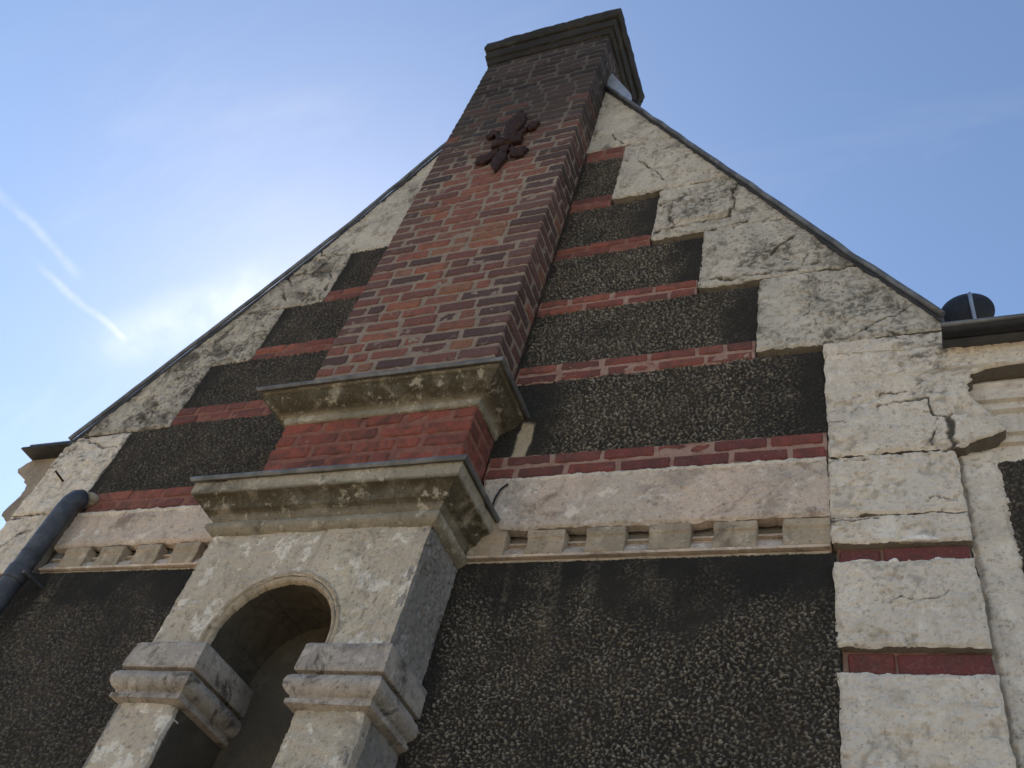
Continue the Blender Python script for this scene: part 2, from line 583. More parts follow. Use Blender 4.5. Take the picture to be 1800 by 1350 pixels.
m, t, b, p = new_mat('roof slate')
c = mixc(t, maprange(t, noise(t, p, 6.0, 6), 0.4, 0.7), (0.06, 0.065, 0.075), (0.10, 0.10, 0.105))
t.links.new(c, b.inputs['Base Color'])
b.inputs['Roughness'].default_value = 0.65
bump(t, b, noise(t, p, 40.0, 4), 0.4, 0.01)
M['slate'] = m

m, t, b, p = new_mat('white filler')
c = mixc(t, maprange(t, noise(t, p, 60.0, 4), 0.4, 0.7), (0.74, 0.72, 0.68), (0.58, 0.55, 0.50))
t.links.new(c, b.inputs['Base Color'])
M['filler'] = m

m, t, b, p = new_mat('pale gravel')
c = mixc(t, maprange(t, noise(t, p, 0.7, 5), 0.35, 0.65), (0.37, 0.295, 0.205), (0.31, 0.25, 0.175))
c = mixc(t, maprange(t, noise(t, p, 70.0, 4), 0.5, 0.7, 0, 0.4), c, (0.26, 0.22, 0.17))
t.links.new(c, b.inputs['Base Color'])
bump(t, b, noise(t, p, 60.0, 5), 0.7, 0.02)
M['gravel'] = m

# ------------------------------------------------------------------ relief functions
CRACKS = [
    # polyline (x, z), half width, depth
    ([(-1.44, 5.41), (-1.36, 5.24)], 0.006, 0.010), ([(-1.2, 4.97), (-1.03, 4.66)], 0.006, 0.010),
    ([(-1.03, 4.40), (-0.96, 4.41), (-0.85, 4.43), (-0.77, 4.46), (-0.68, 4.50)], 0.008, 0.014),
    ([(-0.6, 4.50), (-0.62, 4.39), (-0.62, 4.23), (-0.63, 4.16), (-0.73, 4.14), (-0.83, 4.13), (-1.03, 4.12)], 0.008, 0.014),
    ([(-0.96, 4.41), (-0.96, 4.27), (-0.93, 4.15)], 0.008, 0.012),
    ([(-0.75, 4.05), (-0.66, 4.05), (-0.56, 4.08), (-0.54, 4.10)], 0.006, 0.012),
    ([(-0.42, 3.75), (-0.38, 3.82), (-0.31, 3.87)], 0.009, 0.014),
    ([(-0.7, 3.61), (-0.52, 3.59), (-0.39, 3.59), (-0.28, 3.6), (-0.21, 3.62)], 0.010, 0.018),
    ([(-0.28, 3.6), (-0.27, 3.65), (-0.24, 3.7)], 0.006, 0.012),
    ([(-0.19, 3.05), (-0.09, 3.07), (-0.01, 3.12), (0.09, 3.14), (0.15, 3.2)], 0.007, 0.014),
    ([(-0.02, 3.04), (0.01, 3.06), (0.1, 3.05)], 0.005, 0.010),
    ([(-0.21, 2.55), (-0.13, 2.55)], 0.005, 0.010), ([(-0.21, 2.36), (-0.07, 2.36)], 0.005, 0.010),
    ([(-0.01, 2.68), (0.04, 2.67), (0.08, 2.69)], 0.004, 0.008),
    ([(-0.03, 2.63), (0.02, 2.64), (0.16, 2.62), (0.16, 2.55), (0.2, 2.54), (0.22, 2.55)], 0.006, 0.010),
    ([(0.17, 2.54), (0.17, 2.47), (0.14, 2.41)], 0.005, 0.010), ([(0.2, 2.53), (0.21, 2.4), (0.17, 2.38)], 0.008, 0.014),
    ([(-0.2, 2.09), (-0.11, 2.09), (-0.06, 2.09)], 0.005, 0.010), ([(0.11, 2.17), (0.16, 2.16), (0.2, 2.14)], 0.003, 0.008),
    ([(-0.09, 1.76), (-0.04, 1.76), (0.0, 1.78), (0.05, 1.77), (0.11, 1.78), (0.13, 1.8)], 0.003, 0.008),
    ([(-3.4, 4.68), (-3.32, 4.54), (-3.10, 4.49)], 0.008, 0.014), ([(-3.32, 4.54), (-3.24, 4.48), (-3.28, 4.33), (-3.51, 4.34)], 0.009, 0.014),
    ([(-3.51, 4.34), (-3.42, 4.2), (-3.47, 4.17), (-3.37, 4.04)], 0.009, 0.014), ([(-3.28, 4.33), (-3.16, 4.32), (-3.11, 4.09)], 0.008, 0.014),
    ([(-4.29, 2.96), (-4.08, 2.85), (-3.94, 2.83)], 0.008, 0.014), ([(-4.37, 2.34), (-4.23, 2.36), (-4.11, 2.37)], 0.006, 0.010),
    ([(-4.26, 2.15), (-4.2, 2.22), (-4.12, 2.28)], 0.007, 0.010),
]
# lichen and soot blotches on the plaster: x, z, radius, strength
BLOTCH = [(-0.8, 4.32, 0.16, 0.9), (-0.42, 3.74, 0.14, 1.0), (-0.40, 4.22, 0.12, 0.9), (-0.58, 4.44, 0.14, 0.9), (-0.07, 3.28, 0.16, 0.9),
          (0.05, 3.16, 0.13, 0.9), (-0.18, 3.80, 0.13, 0.8), (-0.95, 5.05, 0.10, 0.6), (0.15, 2.98, 0.14, 0.9), (-3.58, 3.53, 0.16, 1.1),
          (-3.68, 3.26, 0.12, 0.6), (-3.86, 3.02, 0.15, 1.1), (-3.30, 4.44, 0.15, 0.8), (-4.28, 2.84, 0.13, 1.0), (-3.62, 4.02, 0.14, 0.7),
          (-3.75, 3.36, 0.10, 0.8), (0.22, 2.80, 0.12, 0.7), (-0.72, 3.85, 0.07, 0.6), (-1.25, 5.45, 0.1, 0.5), (-3.95, 2.72, 0.08, 0.8)]


def crack_field(X, Z):
    d = np.full(X.shape, 9.0)
    dep = np.zeros(X.shape)
    wx = X + 0.018 * fbm(X * 7, Z * 7, 61, 3) + 0.005 * fbm(X * 45, Z * 45, 62, 3)
    wz = Z + 0.018 * fbm(X * 7, Z * 7, 71, 3) + 0.005 * fbm(X * 45, Z * 45, 72, 3)
    x0, x1, z0, z1 = X.min() - .1, X.max() + .1, Z.min() - .1, Z.max() + .1
    for pl, w, dp in CRACKS:
        for (ax, az), (bx, bz) in zip(pl[:-1], pl[1:]):
            if max(ax, bx) < x0 or min(ax, bx) > x1 or max(az, bz) < z0 or min(az, bz) > z1:
                continue
            ux, uz = bx - ax, bz - az
            tt = np.clip(((wx - ax) * ux + (wz - az) * uz) / (ux * ux + uz * uz), 0, 1)
            q = np.hypot(wx - ax - tt * ux, wz - az - tt * uz)
            ww = w * np.clip(0.85 + 1.1 * fbm(X * 13, Z * 13, 5, 3), 0.30, 2.2)
            k = np.clip(1 - q / ww, 0, 1)
            dep = np.maximum(dep, k * dp)
            d = np.minimum(d, q / ww)
    return dep, 1 - sstep(0.4, 1.25, d)


def plaster_h(seed=0, wave=0.006, rough=0.0016, pits=0.6, flake=0.0, cracks=True, blot=True):
    def f(X, Z):
        h = wave * fbm(X * 2.3, Z * 2.3, seed, 3) + rough * 1.7 * fbm(X * 34, Z * 44, seed + 4, 4, 0.7)
        dens = sstep(-0.45, 0.45, fbm(X * 3.1 + 5, Z * 3.1, seed + 8, 3))
        pn = fbm(X * 42, Z * 58, seed + 12, 3, 0.6)
        pit = np.minimum(1.0, sstep(0.62 - 0.35 * dens * pits, 0.80 - 0.33 * dens * pits, pn) * pits * 1.15)
        h = h - 0.008 * pit
        dirt_shade = 0.92 * pit * (0.55 + 0.45 * dens)
        if flake:
            fl = fbm(X * 6 + 3, Z * 9, seed + 20, 5, 0.6)
            lay = sstep(0.02, 0.06, fl) * 0.5 + sstep(0.32, 0.36, fl) * 0.5
            h = h + flake * lay
            dirt_shade = np.maximum(dirt_shade, 0.30 * flake / 0.006 * (sstep(-0.03, 0.02, fl) * (1 - sstep(0.02, 0.05, fl))))
        if cracks:      # one re-plastered patch standing a little proud of the right-hand rake
            px, pz = np.abs(X + 0.79), np.abs(Z - 4.30)
            rr = np.maximum(px / 0.165, pz / 0.135) + 0.05 * fbm(X * 16, Z * 16, 88, 3)
            h = h + 0.010 * (1 - sstep(0.93, 1.0, rr))
            sp_ = fbm(X * 4.5 + 2, Z * 4.5, seed + 40, 5, 0.62)          # spalled skin
            sm = sstep(0.30, 0.34, sp_)
            h = h - 0.006 * sm
            dirt_shade = np.maximum(dirt_shade, 0.30 * sm * sstep(-0.2, 0.5, fbm(X * 30, Z * 30, seed + 44, 3)))
            dep, cd = crack_field(X, Z)
            h = h - dep
            dirt_shade = np.maximum(dirt_shade, 0.86 * cd)
        if blot:
            bl = np.zeros(X.shape)
            nz = fbm(X * 11, Z * 11, seed + 30, 5, 0.7)
            for bx, bz, r, s in BLOTCH:
                q = np.hypot(X - bx, Z - bz) / r
                bl = np.maximum(bl, s * np.clip(1 - q / 1.9, 0, 1))
            bl = sstep(0.25, 0.95, bl + 0.55 * nz * (bl > 0))
            dirt_shade = np.maximum(dirt_shade, 0.72 * bl * sstep(-0.5, 0.35, fbm(X * 28, Z * 40, seed + 33, 4, 0.7)))
        return h, {'dirt': np.clip(dirt_shade, 0, 1)}
    return f


def rough_h(seed=0, top=None, left=None, right=None, cell=0.021, dens=1.0, drip=False, pale=None):
    """roughcast: thrown lumps in slanting runs; crests worn pale, black where soot has settled"""
    def f(X, Z):
        wx = X + 0.010 * fbm(X * 9, Z * 9, seed + 3, 3)
        wz = Z + 0.010 * fbm(X * 9, Z * 9, seed + 5, 3)
        u, v = (wx + 0.35 * wz) / cell, (wz - 0.25 * wx) / (cell * 0.72)
        w1, r1 = worley(u, v, seed)
        q1 = gn(u * 1.15, v * 1.15, seed + 21) + 0.45 * gn(u * 2.3, v * 2.5, seed + 22)
        q2 = 1 - np.abs(gn(u * 0.8 + 9, v * 1.0, seed + 25)) * 2.4
        lump = 0.34 * np.clip(1 - w1 / 0.8, 0, 1) * (0.4 + 0.6 * r1) + 0.46 * np.clip(q1 + 0.32, 0, 1.2) + 0.26 * np.clip(q2, 0, 1)
        big = fbm(X * 7, Z * 7, seed + 7, 3)
        amp = np.ones(X.shape)
        soot = np.zeros(X.shape)
        ns = fbm(X * 5, Z * 5, seed + 9, 4, 0.6)
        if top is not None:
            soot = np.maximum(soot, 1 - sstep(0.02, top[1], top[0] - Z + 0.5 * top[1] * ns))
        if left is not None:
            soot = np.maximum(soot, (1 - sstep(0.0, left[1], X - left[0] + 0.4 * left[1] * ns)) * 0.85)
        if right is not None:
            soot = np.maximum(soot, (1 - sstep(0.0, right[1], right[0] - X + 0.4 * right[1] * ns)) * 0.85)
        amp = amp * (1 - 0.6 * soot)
        h = amp * (0.0215 * lump + 0.003 * big + 0.0016 * fbm(X * 120, Z * 120, seed + 11, 3))
        keep = sstep(-0.75, 0.15, fbm(X * 3.3, Z * 4.1, seed + 13, 3) + 0.25 * dens)
        crest = lump + 0.32 * fbm(X * 100, Z * 140, seed + 15, 3)
        peak = sstep(0.40, 0.86, crest) * (0.5 + 0.5 * keep) * (1 - soot) * dens
        stain = np.zeros(X.shape)
        if drip:
            dr = sstep(0.25, 0.7, fbm(X * 8.5, Z * 0.9, seed + 17, 3)) * sstep(0.0, 0.5, 1 - (top[0] - Z) / 0.45)
            stain = dr * sstep(-0.3, 0.5, fbm(X * 60, Z * 60, seed + 19, 3)) * 0.30
        if pale is not None:
            q = (1 - sstep(pale[1], pale[1] + 0.012, np.abs(X - pale[0] + 0.012 * ns))) * (1 - sstep(2.70, 2.73, Z + 0.02 * ns))
            stain = np.maximum(stain, q * (1.0 + 0.3 * ns))
            soot = soot * (1 - q)
            peak = np.maximum(peak, q * 0.5)
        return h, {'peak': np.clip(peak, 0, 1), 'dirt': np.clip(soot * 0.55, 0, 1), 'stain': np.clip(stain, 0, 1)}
    return f


# ------------------------------------------------------------------ ground
gm = bpy.data.meshes.new('ground')
gm.from_pydata([(-900, -900, 0), (900, -900, 0), (900, 900, 0), (-900, 900, 0)], [], [(0, 1, 2, 3)])
g = link('ground', gm, M['gravel'])
g['kind'] = 'structure'
g['label'] = 'pale gravel ground in front of the house'

# ------------------------------------------------------------------ the house
house = thing('gabled_house', 'old gabled house of black roughcast, cream plaster and red brick bands', 'house', HOUSE_AT)
CX = -2.085
RR = [(0.32, 2.97), (-0.056, 3.574), (-0.593, 4.476), (-1.44, 5.88), (-2.085, 6.90)]       # right rake (x, z)
RL = [(-4.36, 2.86), (-4.313, 2.931), (-3.977, 3.512), (-3.625, 4.116), (-3.213, 4.855), (-2.79, 5.74), (-2.085, 7.0)]
fRR = lambda z: np.interp(z, [p[1] for p in RR], [p[0] for p in RR])
fRL = lambda z: np.interp(z, [p[1] for p in RL], [p[0] for p in RL])

# solid body behind the facing: front, side and back walls
outline = [(-4.35, -ZO), (0.21, -ZO), (0.21, 2.93), (-0.056, 3.52), (-0.593, 4.42), (-1.44, 5.82), (-2.085, 6.8), (-2.79, 5.66), (-3.213, 4.78), (-3.625, 4.05), (-3.977, 3.45), (-4.35, 2.85)]
n = len(outline)
V = [(x, 0.064, z) for x, z in outline] + [(x, 6.5, z) for x, z in outline]
F = [tuple(range(n)), tuple(range(2 * n - 1, n - 1, -1))] + [(i, i + n, (i + 1) % n + n, (i + 1) % n) for i in range(n)]
poly('wall', V, F, M['grey'], house)
# the wing to the right, set back a little, carrying on out of the picture
V, F = box_np(0.215, 4.2, 0.100, 6.0, -ZO, 2.82)
poly('side_wing_wall', V, F, M['grey'], house)

# ---------------------------------------------------------------- roughcast fields
pan = [
    # name order from the bottom up on the right: z0, z1, xl, xr, soot from top, soot left, soot right
    (-0.2, 1.962, -1.575, -0.195, dict(top=(1.962, 0.34), drip=True, left=(-1.575, 0.10), dens=1.0, cell=0.0138), 0.0034),
    (2.51, 2.995, -1.60, -0.195, dict(top=(3.03, 0.05), left=(-1.40, 0.16), right=(-0.195, 0.34), pale=(-1.455, 0.030), cell=0.0165), 0.0038),
    (3.10, 3.515, -1.60, -0.465, dict(left=(-1.60, 0.06), right=(-0.465, 0.30), cell=0.0152), 0.0044),
    (3.62, 4.01, -1.60, -0.75, dict(left=(-1.60, 0.05), right=(-0.75, 0.24), cell=0.0152), 0.0046),
    (4.10, 4.50, -1.60, -1.035, dict(left=(-1.60, 0.05), right=(-1.035, 0.22), cell=0.0152, dens=0.75), 0.0048),
    (4.63, 5.10, -1.60, -1.325, dict(left=(-1.60, 0.05), cell=0.0152, dens=0.65), 0.005),
    # left side
    (-0.2, 1.985, -3.99, -2.585, dict(top=(1.985, 0.36), drip=True, right=(-2.585, 0.10), dens=0.55, cell=0.0152), 0.0054),
    (2.475, 2.985, -3.93, -2.60, dict(top=(3.02, 0.05), left=(-3.93, 0.12), right=(-2.585, 0.10), dens=0.5, cell=0.0152), 0.0056),
    (3.09, 3.485, -3.655, -2.60, dict(left=(-3.655, 0.16), dens=0.5, cell=0.0152), 0.0058),
    (3.57, 3.985, -3.37, -2.60, dict(left=(-3.37, 0.10), dens=0.5, cell=0.0152), 0.006),
    (4.07, 4.52, -3.09, -2.60, dict(left=(-3.09, 0.12), dens=0.35, cell=0.0152), 0.006),
]
for i, (z0, z1, xa, xb, kw, res) in enumerate(pan):
    if z0 < 0:        # the lower fields: fine where the eye meets them, plain below
        V, F = box_np(xa, xb, 0.022, 0.06, -ZO, 0.86)
        poly('lower_roughcast', V, F, M['roughcast'], house)
        z0 = 0.85
    relief('roughcast_panel', z0, z1, xa, xb, 0.020, res, rough_h(20 + 3 * i, **kw), 0.03, M['roughcast'], house, edge=0.002, seed=i)

# ---------------------------------------------------------------- rake stones and kneelers
gap = 0.004
def right_in(x):
    return x
stR = [(5.215, 6.40, -1.60), (4.56, 5.215, -1.33), (4.045, 4.56, -1.0425), (3.55, 4.045, -0.7575), (3.03, 3.55, -0.4725)]
for i, (a, bb, xi) in enumerate(stR):
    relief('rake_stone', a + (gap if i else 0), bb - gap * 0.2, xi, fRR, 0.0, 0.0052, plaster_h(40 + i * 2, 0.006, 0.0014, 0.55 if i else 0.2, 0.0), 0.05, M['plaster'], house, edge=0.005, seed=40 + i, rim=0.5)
stL = [(4.50, 6.35, -2.58), (3.97, 4.50, -3.08), (3.47, 3.97, -3.36), (2.95, 3.47, -3.65)]
for i, (a, bb, xi) in enumerate(stL):
    relief('rake_stone', a + gap * (i > 0), bb, fRL, xi, 0.0, 0.0066, plaster_h(60 + i * 2, 0.006, 0.0015, 0.85 if i else 0.3, 0.0), 0.05, M['plaster_dirty'] if i else M['plaster'], house, edge=0.005, seed=60 + i, rim=0.5)

# right kneeler: ragged plaster that ends over the wing's cornice
kr = lambda z: np.interp(z, [1.9, 2.36, 2.385, 2.40, 2.43, 2.47, 2.52, 2.58, 2.64, 2.70, 2.75, 2.775, 2.80, 2.83],
                         [0.215, 0.225, 0.235, 0.26, 0.34, 0.39, 0.355, 0.315, 0.295, 0.30, 0.315, 0.36, 0.62, 0.62]) + 0.020 * gn(np.asarray(z) * 30, np.asarray(z) * 0 + 2.2, 3) * (np.asarray(z) > 2.38)
kr2 = lambda z: np.where(np.asarray(z) > 2.93, np.minimum(fRR(z), 0.24), kr(np.minimum(z, 2.93)))
relief('kneeler', 2.385, 3.03 - gap, -0.20, lambda z: np.where(z > 2.94, np.minimum(fRR(z), 0.60), kr(z)), 0.0, 0.0046,
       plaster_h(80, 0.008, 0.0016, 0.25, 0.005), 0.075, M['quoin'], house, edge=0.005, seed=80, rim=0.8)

# right quoin: plaster stones with a single course of brick between them
quoin = link('quoin', mesh_np('quoin', *box_np(-0.19, 0.205, 0.040, 0.07, -ZO, 2.40), smooth=False), M['mortar_pink'], house)
qs = [(2.105, 2.385 - gap), (1.987, 2.105 - gap), (1.602, 1.915), (1.00, 1.517), (0.62, 0.925), (-0.1, 0.54)]
for i, (a, bb) in enumerate(qs):
    relief('stone', a, bb, -0.203, 0.216 - 0.004 * (i == 2), 0.0 + 0.002 * (i % 2), 0.0042 if a > 0.9 else 0.012, plaster_h(90 + 2 * i, 0.005, 0.0017, 0.26, 0.005), 0.05, M['quoin'], quoin, edge=0.005, seed=90 + i, rim=0.6)
quoinL = link('quoin', mesh_np('quoin', *box_np(-4.33, -3.93, 0.040, 0.07, -ZO, 2.9), smooth=False), M['mortar_pink'], house)
ql = [(2.36 + gap, 2.95 - gap), (1.987, 2.36), (1.602, 1.915), (1.00, 1.517), (-0.1, 0.925)]
for i, (a, bb) in enumerate(ql):
    relief('stone', a, bb, (lambda z: np.maximum(-4.36, fRL(z))) if i == 0 else -4.36, -3.915, 0.0 + 0.002 * (i % 2), 0.007 if a > 0.9 else 0.014,
           plaster_h(110 + 2 * i, 0.006, 0.002, 0.4, 0.004), 0.05, M['quoin'], quoinL, edge=0.006, seed=110 + i, rim=0.5)

# ---------------------------------------------------------------- bricks
def brick_mesh(seed):
    """a unit brick (1 x 1 x 1, centred) with worn corners"""
    r = random.Random(seed)
    bm = bmesh.new()
    bmesh.ops.create_cube(bm, size=1.0)
    bm.to_mesh(me := bpy.data.meshes.new('brick'))
    bm.free()
    return me


def worn_brick(name, lx, ly, lz, seed):
    r = random.Random(seed)
    bm = bmesh.new()
    bmesh.ops.create_cube(bm, size=1.0)
    for v in bm.verts:
        v.co.x *= lx
        v.co.y *= ly
        v.co.z *= lz
        v.co.x += r.uniform(-.003, .003)
        v.co.z += r.uniform(-.0025, .0025)
        v.co.y += r.uniform(-.002, .002)
    bmesh.ops.bevel(bm, geom=list(bm.edges), offset=0.0065, segments=1, affect='EDGES', profile=0.6)
    for v in bm.verts:
        v.co += Vector((r.uniform(-.0015, .0015), r.uniform(-.0015, .0015), r.uniform(-.0015, .0015)))
    me = bpy.data.meshes.new(name)
    bm.to_mesh(me)
    bm.free()
    for p_ in me.polygons:
        p_.use_smooth = False
    return me


BH = 0.0625
LIB = {}


def brick_me(lx, ly, lz, mat, k):
    key = (round(lx, 3), round(ly, 3), round(lz, 3), mat.name, k)
    if key not in LIB:
        me = worn_brick('brick', lx, ly, lz, hash(key[:3] + (k,)) & 0xffff)
        me.materials.append(mat)
        LIB[key] = me
    return LIB[key]


def put_brick(parent, x, y, z, lx, ly, lz, mat, col):
    me = brick_me(round(lx / 0.01) * 0.01, ly, lz, mat, R_.randrange(3))
    o = bpy.data.objects.new('brick', me)
    o.location = (x, y + R_.uniform(-.003, .003), z + ZO)
    o.rotation_euler = (R_.uniform(-.012, .012), R_.uniform(-.008, .008), R_.uniform(-.012, .012))
    o.color = (*col, 1)
    o.parent = parent
    COL.objects.link(o)
    return o


REDS = [(0.215, 0.080, 0.056), (0.19, 0.072, 0.053), (0.235, 0.093, 0.060), (0.155, 0.063, 0.051), (0.110, 0.053, 0.046), (0.075, 0.045, 0.042), (0.21, 0.100, 0.062), (0.18, 0.079, 0.054)]


def shaft_col(z, x=None, edge=False):
    k = min(1, max(0, (z - 3.0) / 3.6))
    c = list(R_.choice(REDS if R_.random() < 0.95 - 0.45 * k else REDS[3:6]))
    if edge and R_.random() < 0.6:
        c = list(R_.choice(REDS[4:6] + [(0.125, 0.066, 0.058)]))
    warm = math.exp(-((z - 4.55) / 0.35) ** 2) if x is not None and -2.35 < x < -1.85 else 0
    soot = min(1, max(0, (z - 4.45 + R_.uniform(-.5, .5)) / 1.15)) * (1 - 0.6 * warm)
    c = [q * (1 - 0.88 * soot) + 0.028 * 0.88 * soot for q in c]
    if z > 6.0 and R_.random() < 0.6:
        c = [q * 0.5 for q in c]
    if warm > 0.35 and R_.random() < 0.8:
        c = [0.19, 0.076, 0.056]
    return tuple(c)


# chimney shaft core (mortar, set back from the brick faces)
SX0, SX1, SYF, SYB = -2.585, -1.595, -0.200, 0.42
def mortar_h(seed):
    return lambda X, Z: (0.003 * fbm(X * 16, Z * 22, seed, 4, 0.6), {'dirt': np.zeros(X.shape)})
V1 = box_np(SX0 + 0.012, SX1 - 0.012, SYF + 0.012, SYB - 0.012, 2.0, 6.72)
chimney = poly('chimney', *V1, M['mortar'], house)
relief('mortar_bed', 2.76, 6.70, SX0 + 0.004, SX1 - 0.004, SYF + 0.0045, 0.010, mortar_h(140), 0.02, M['mortar'], chimney, edge=0.002)
relief('mortar_bed', 2.76, 6.70, SYF + 0.004, SYB, -(SX1 - 0.0045), 0.012, mortar_h(142), 0.02, M['mortar'], chimney, edge=0.002, axis='X')
relief('red_washed_bed', 2.14, 2.65, SX0 + 0.004, SX1 - 0.004, SYF + 0.0045, 0.008, mortar_h(144), 0.02, M['mortar_red'], chimney, edge=0.002)
relief('red_washed_bed', 2.14, 2.65, SYF + 0.004, 0.04, -(SX1 - 0.0045), 0.010, mortar_h(146), 0.02, M['mortar_red'], chimney, edge=0.002, axis='X')

P = 0.0805
rest = []          # bricks too many to keep single: one joined part
n_single = 0
course = 0
z = 2.16 + P / 2
while z < 6.70:
    red = z < 2.70
    hid = 2.67 < z < 2.76
    # front face
    widths = []
    pat = R_.random()
    x = SX0
    first = [0.11, 0.22, 0.16][course % 2 if R_.random() < .8 else 2]
    w = first
    k = 0
    while x < SX1 - 0.02:
        if SX1 - x < 0.30:
            w = SX1 - x if SX1 - x < 0.245 else (SX1 - x) * R_.choice([0.5, 0.36, 0.64])
        w = min(w, SX1 - x)
        j = 0.016 + R_.uniform(-.004, .012)
        lead = x < SX0 + .001
        tail = x + w > SX1 - .02
        x0 = x + (0 if lead else j / 2)
        x1 = x + w - (0 if tail else j / 2)
        if not hid:
            widths.append((x0, x1))
        x += w
        k += 1
        w = R_.choice([0.22, 0.225, 0.21, 0.11, 0.215, 0.12, 0.225])
    cdep = (0.10, 0.19)[course % 2]
    for (x0, x1) in widths:
        xm, ln = (x0 + x1) / 2, x1 - x0
        edge_b = x1 > SX1 - .02 or x0 < SX0 + .02
        c = shaft_col(z, xm, edge_b) if not red else R_.choice([(0.26, 0.085, 0.06), (0.22, 0.075, 0.055), (0.17, 0.07, 0.06), (0.13, 0.06, 0.055), (0.27, 0.10, 0.07)])
        h = BH + R_.uniform(-.004, .005)
        mt = M['brick_wash'] if red else M['brick']
        dy = cdep if x1 > SX1 - .02 else 0.10
        if z < 5.50:
            put_brick(chimney, xm, SYF + dy / 2, z, ln, dy, round(h, 3), mt, c)
            n_single += 1
        else:
            rest.append((xm, SYF + dy / 2, z, ln, dy, h, c))
    # right side face (returns of the front bricks are part of them up to y = -0.1)
    y = SYF + cdep + 0.008
    ymax = 0.035 if z < 5.65 else SYB - 0.01
    while y < ymax - 0.02 and not hid:
        ln = R_.choice([0.11, 0.205, 0.11]) if (course + int(y * 10)) % 2 else 0.125
        ln = min(ln, max(ymax, y + 0.05) - y)
        c = shaft_col(z, None, True) if not red else R_.choice([(0.20, 0.07, 0.055), (0.15, 0.06, 0.055)])
        if z < 4.4 and y < 0.0 and n_single < 218:
            put_brick(chimney, SX1 - 0.05, y + ln / 2, z, 0.10, round(ln - 0.015, 2), round(BH, 3), M['brick_wash'] if red else M['brick'], c)
            n_single += 1
        else:
            rest.append((SX1 - 0.05, y + ln / 2, z, 0.10, ln - 0.015, BH, c))
        y += ln
    # left side, turned away from the eye
    if not hid:
        rest.append((SX0 + 0.05, SYF + 0.105 + 0.10, z, 0.10, 0.20, BH, shaft_col(z)))
        if z > 5.65:
            rest.append((SX0 + 0.05, SYF + 0.105 + 0.31, z, 0.10, 0.20, BH, shaft_col(z)))
    z += P
    course += 1

# the upper and hidden bricks, joined; the colour of each is kept on its faces
m, t, b, p = new_mat('sooty upper brick')
ca = N(t, 'ShaderNodeAttribute', attribute_name='tone')
n1 = noise(t, p, 28.0, 6, 0.7, 0.5)
n2 = noise(t, p, 130.0, 4, 0.7)
c = mixc(t, maprange(t, n1, 0.42, 0.72, 0.0, 0.65), ca.outputs['Color'], (0.045, 0.036, 0.034))
c = mixc(t, maprange(t, n2, 0.5, 0.75, 0.0, 0.3), c, (0.26, 0.19, 0.15))
t.links.new(c, b.inputs['Base Color'])
bump(t, b, fmath(t, 'ADD', n1, fmath(t, 'MULTIPLY', n2, 0.5)), 0.5, 0.006)
M['brick_upper'] = m
Vs, Fs, Cs, nn = [], [], [], 0
proto = [worn_brick('tmp', 1, 1, 1, 5)]
for (x, y, z, lx, ly, lz, c) in rest:
    me = worn_brick('tmp', lx, ly, lz, R_.randrange(9999))
    for v in me.vertices:
        Vs.append((v.co.x + x, v.co.y + y + R_.uniform(-.0003, .0003), v.co.z + z + ZO))
    for p_ in me.polygons:
        Fs.append(tuple(q + nn for q in p_.vertices))
    Cs += [c] * len(me.vertices)
    nn += len(me.vertices)
    bpy.data.meshes.remove(me)
for me in proto:
    bpy.data.meshes.remove(me)
me = bpy.data.meshes.new('upper_bricks')
me.from_pydata(Vs, [], Fs)
at = me.attributes.new('tone', 'FLOAT_COLOR', 'POINT')
at.data.foreach_set('color', np.array([(*c, 1) for c in Cs], np.float32).ravel())
ob = link('upper_bricks', me, M['brick_upper'], chimney)
ob['kind'] = 'stuff'

# chimney cap: two oversailing courses and a slab
sweep('cap_course', [(0.0, 6.66), (0.012, 6.665), (0.016, 6.70), (0.020, 6.735), (0.036, 6.74), (0.040, 6.79), (0.043, 6.845), (0.034, 6.855), (0.0, 6.86)], SX0, SX1, SYF, SYB, SYB, M['cap'], chimney, jit=0.004, seed=3)
cap_prof = [(0.0, 6.85), (0.055, 6.855), (0.066, 6.87), (0.070, 6.92), (0.072, 6.975), (0.060, 6.995), (0.0, 7.005)]
sweep('cap_slab', cap_prof, SX0, SX1, SYF, SYB + 0.05, SYB + 0.05, M['cap'], chimney, jit=0.005, seed=5)
V, F = join_np([box_np(SX0 - 0.03, SX1 + 0.03, SYF - 0.03, SYB + 0.045, 6.86, 6.998), box_np(SX0 - 0.055, SX1 + 0.055, SYB - 0.01, SYB + 0.06, 6.72, 6.99)])
poly('cap_core', V, F, M['cap'], chimney)

# ---------------------------------------------------------------- brick bands
bands = [
    # z0, z1, xa, xb, mortar, from left?
    (2.385, 2.522, -1.585, -0.205, 'mortar_pink'), (2.982, 3.112, -1.585, -0.478, 'mortar_pink'), (3.503, 3.632, -1.585, -0.764, 'mortar_pink'),
    (3.998, 4.118, -1.585, -1.05, 'mortar_red'), (4.490, 4.636, -1.585, -1.337, 'mortar_red'), (5.075, 5.225, -1.585, -1.337, 'mortar_red'),
    (2.353, 2.493, -3.84, -2.60, 'mortar_red'), (2.972, 3.108, -3.66, -2.60, 'mortar_red'), (3.470, 3.588, -3.37, -2.60, 'mortar_red'), (3.968, 4.085, -3.085, -2.60, 'mortar_red'),
]
BANDC = [(0.24, 0.078, 0.055), (0.19, 0.062, 0.050), (0.27, 0.098, 0.066), (0.115, 0.048, 0.044), (0.15, 0.056, 0.048), (0.22, 0.082, 0.058)]
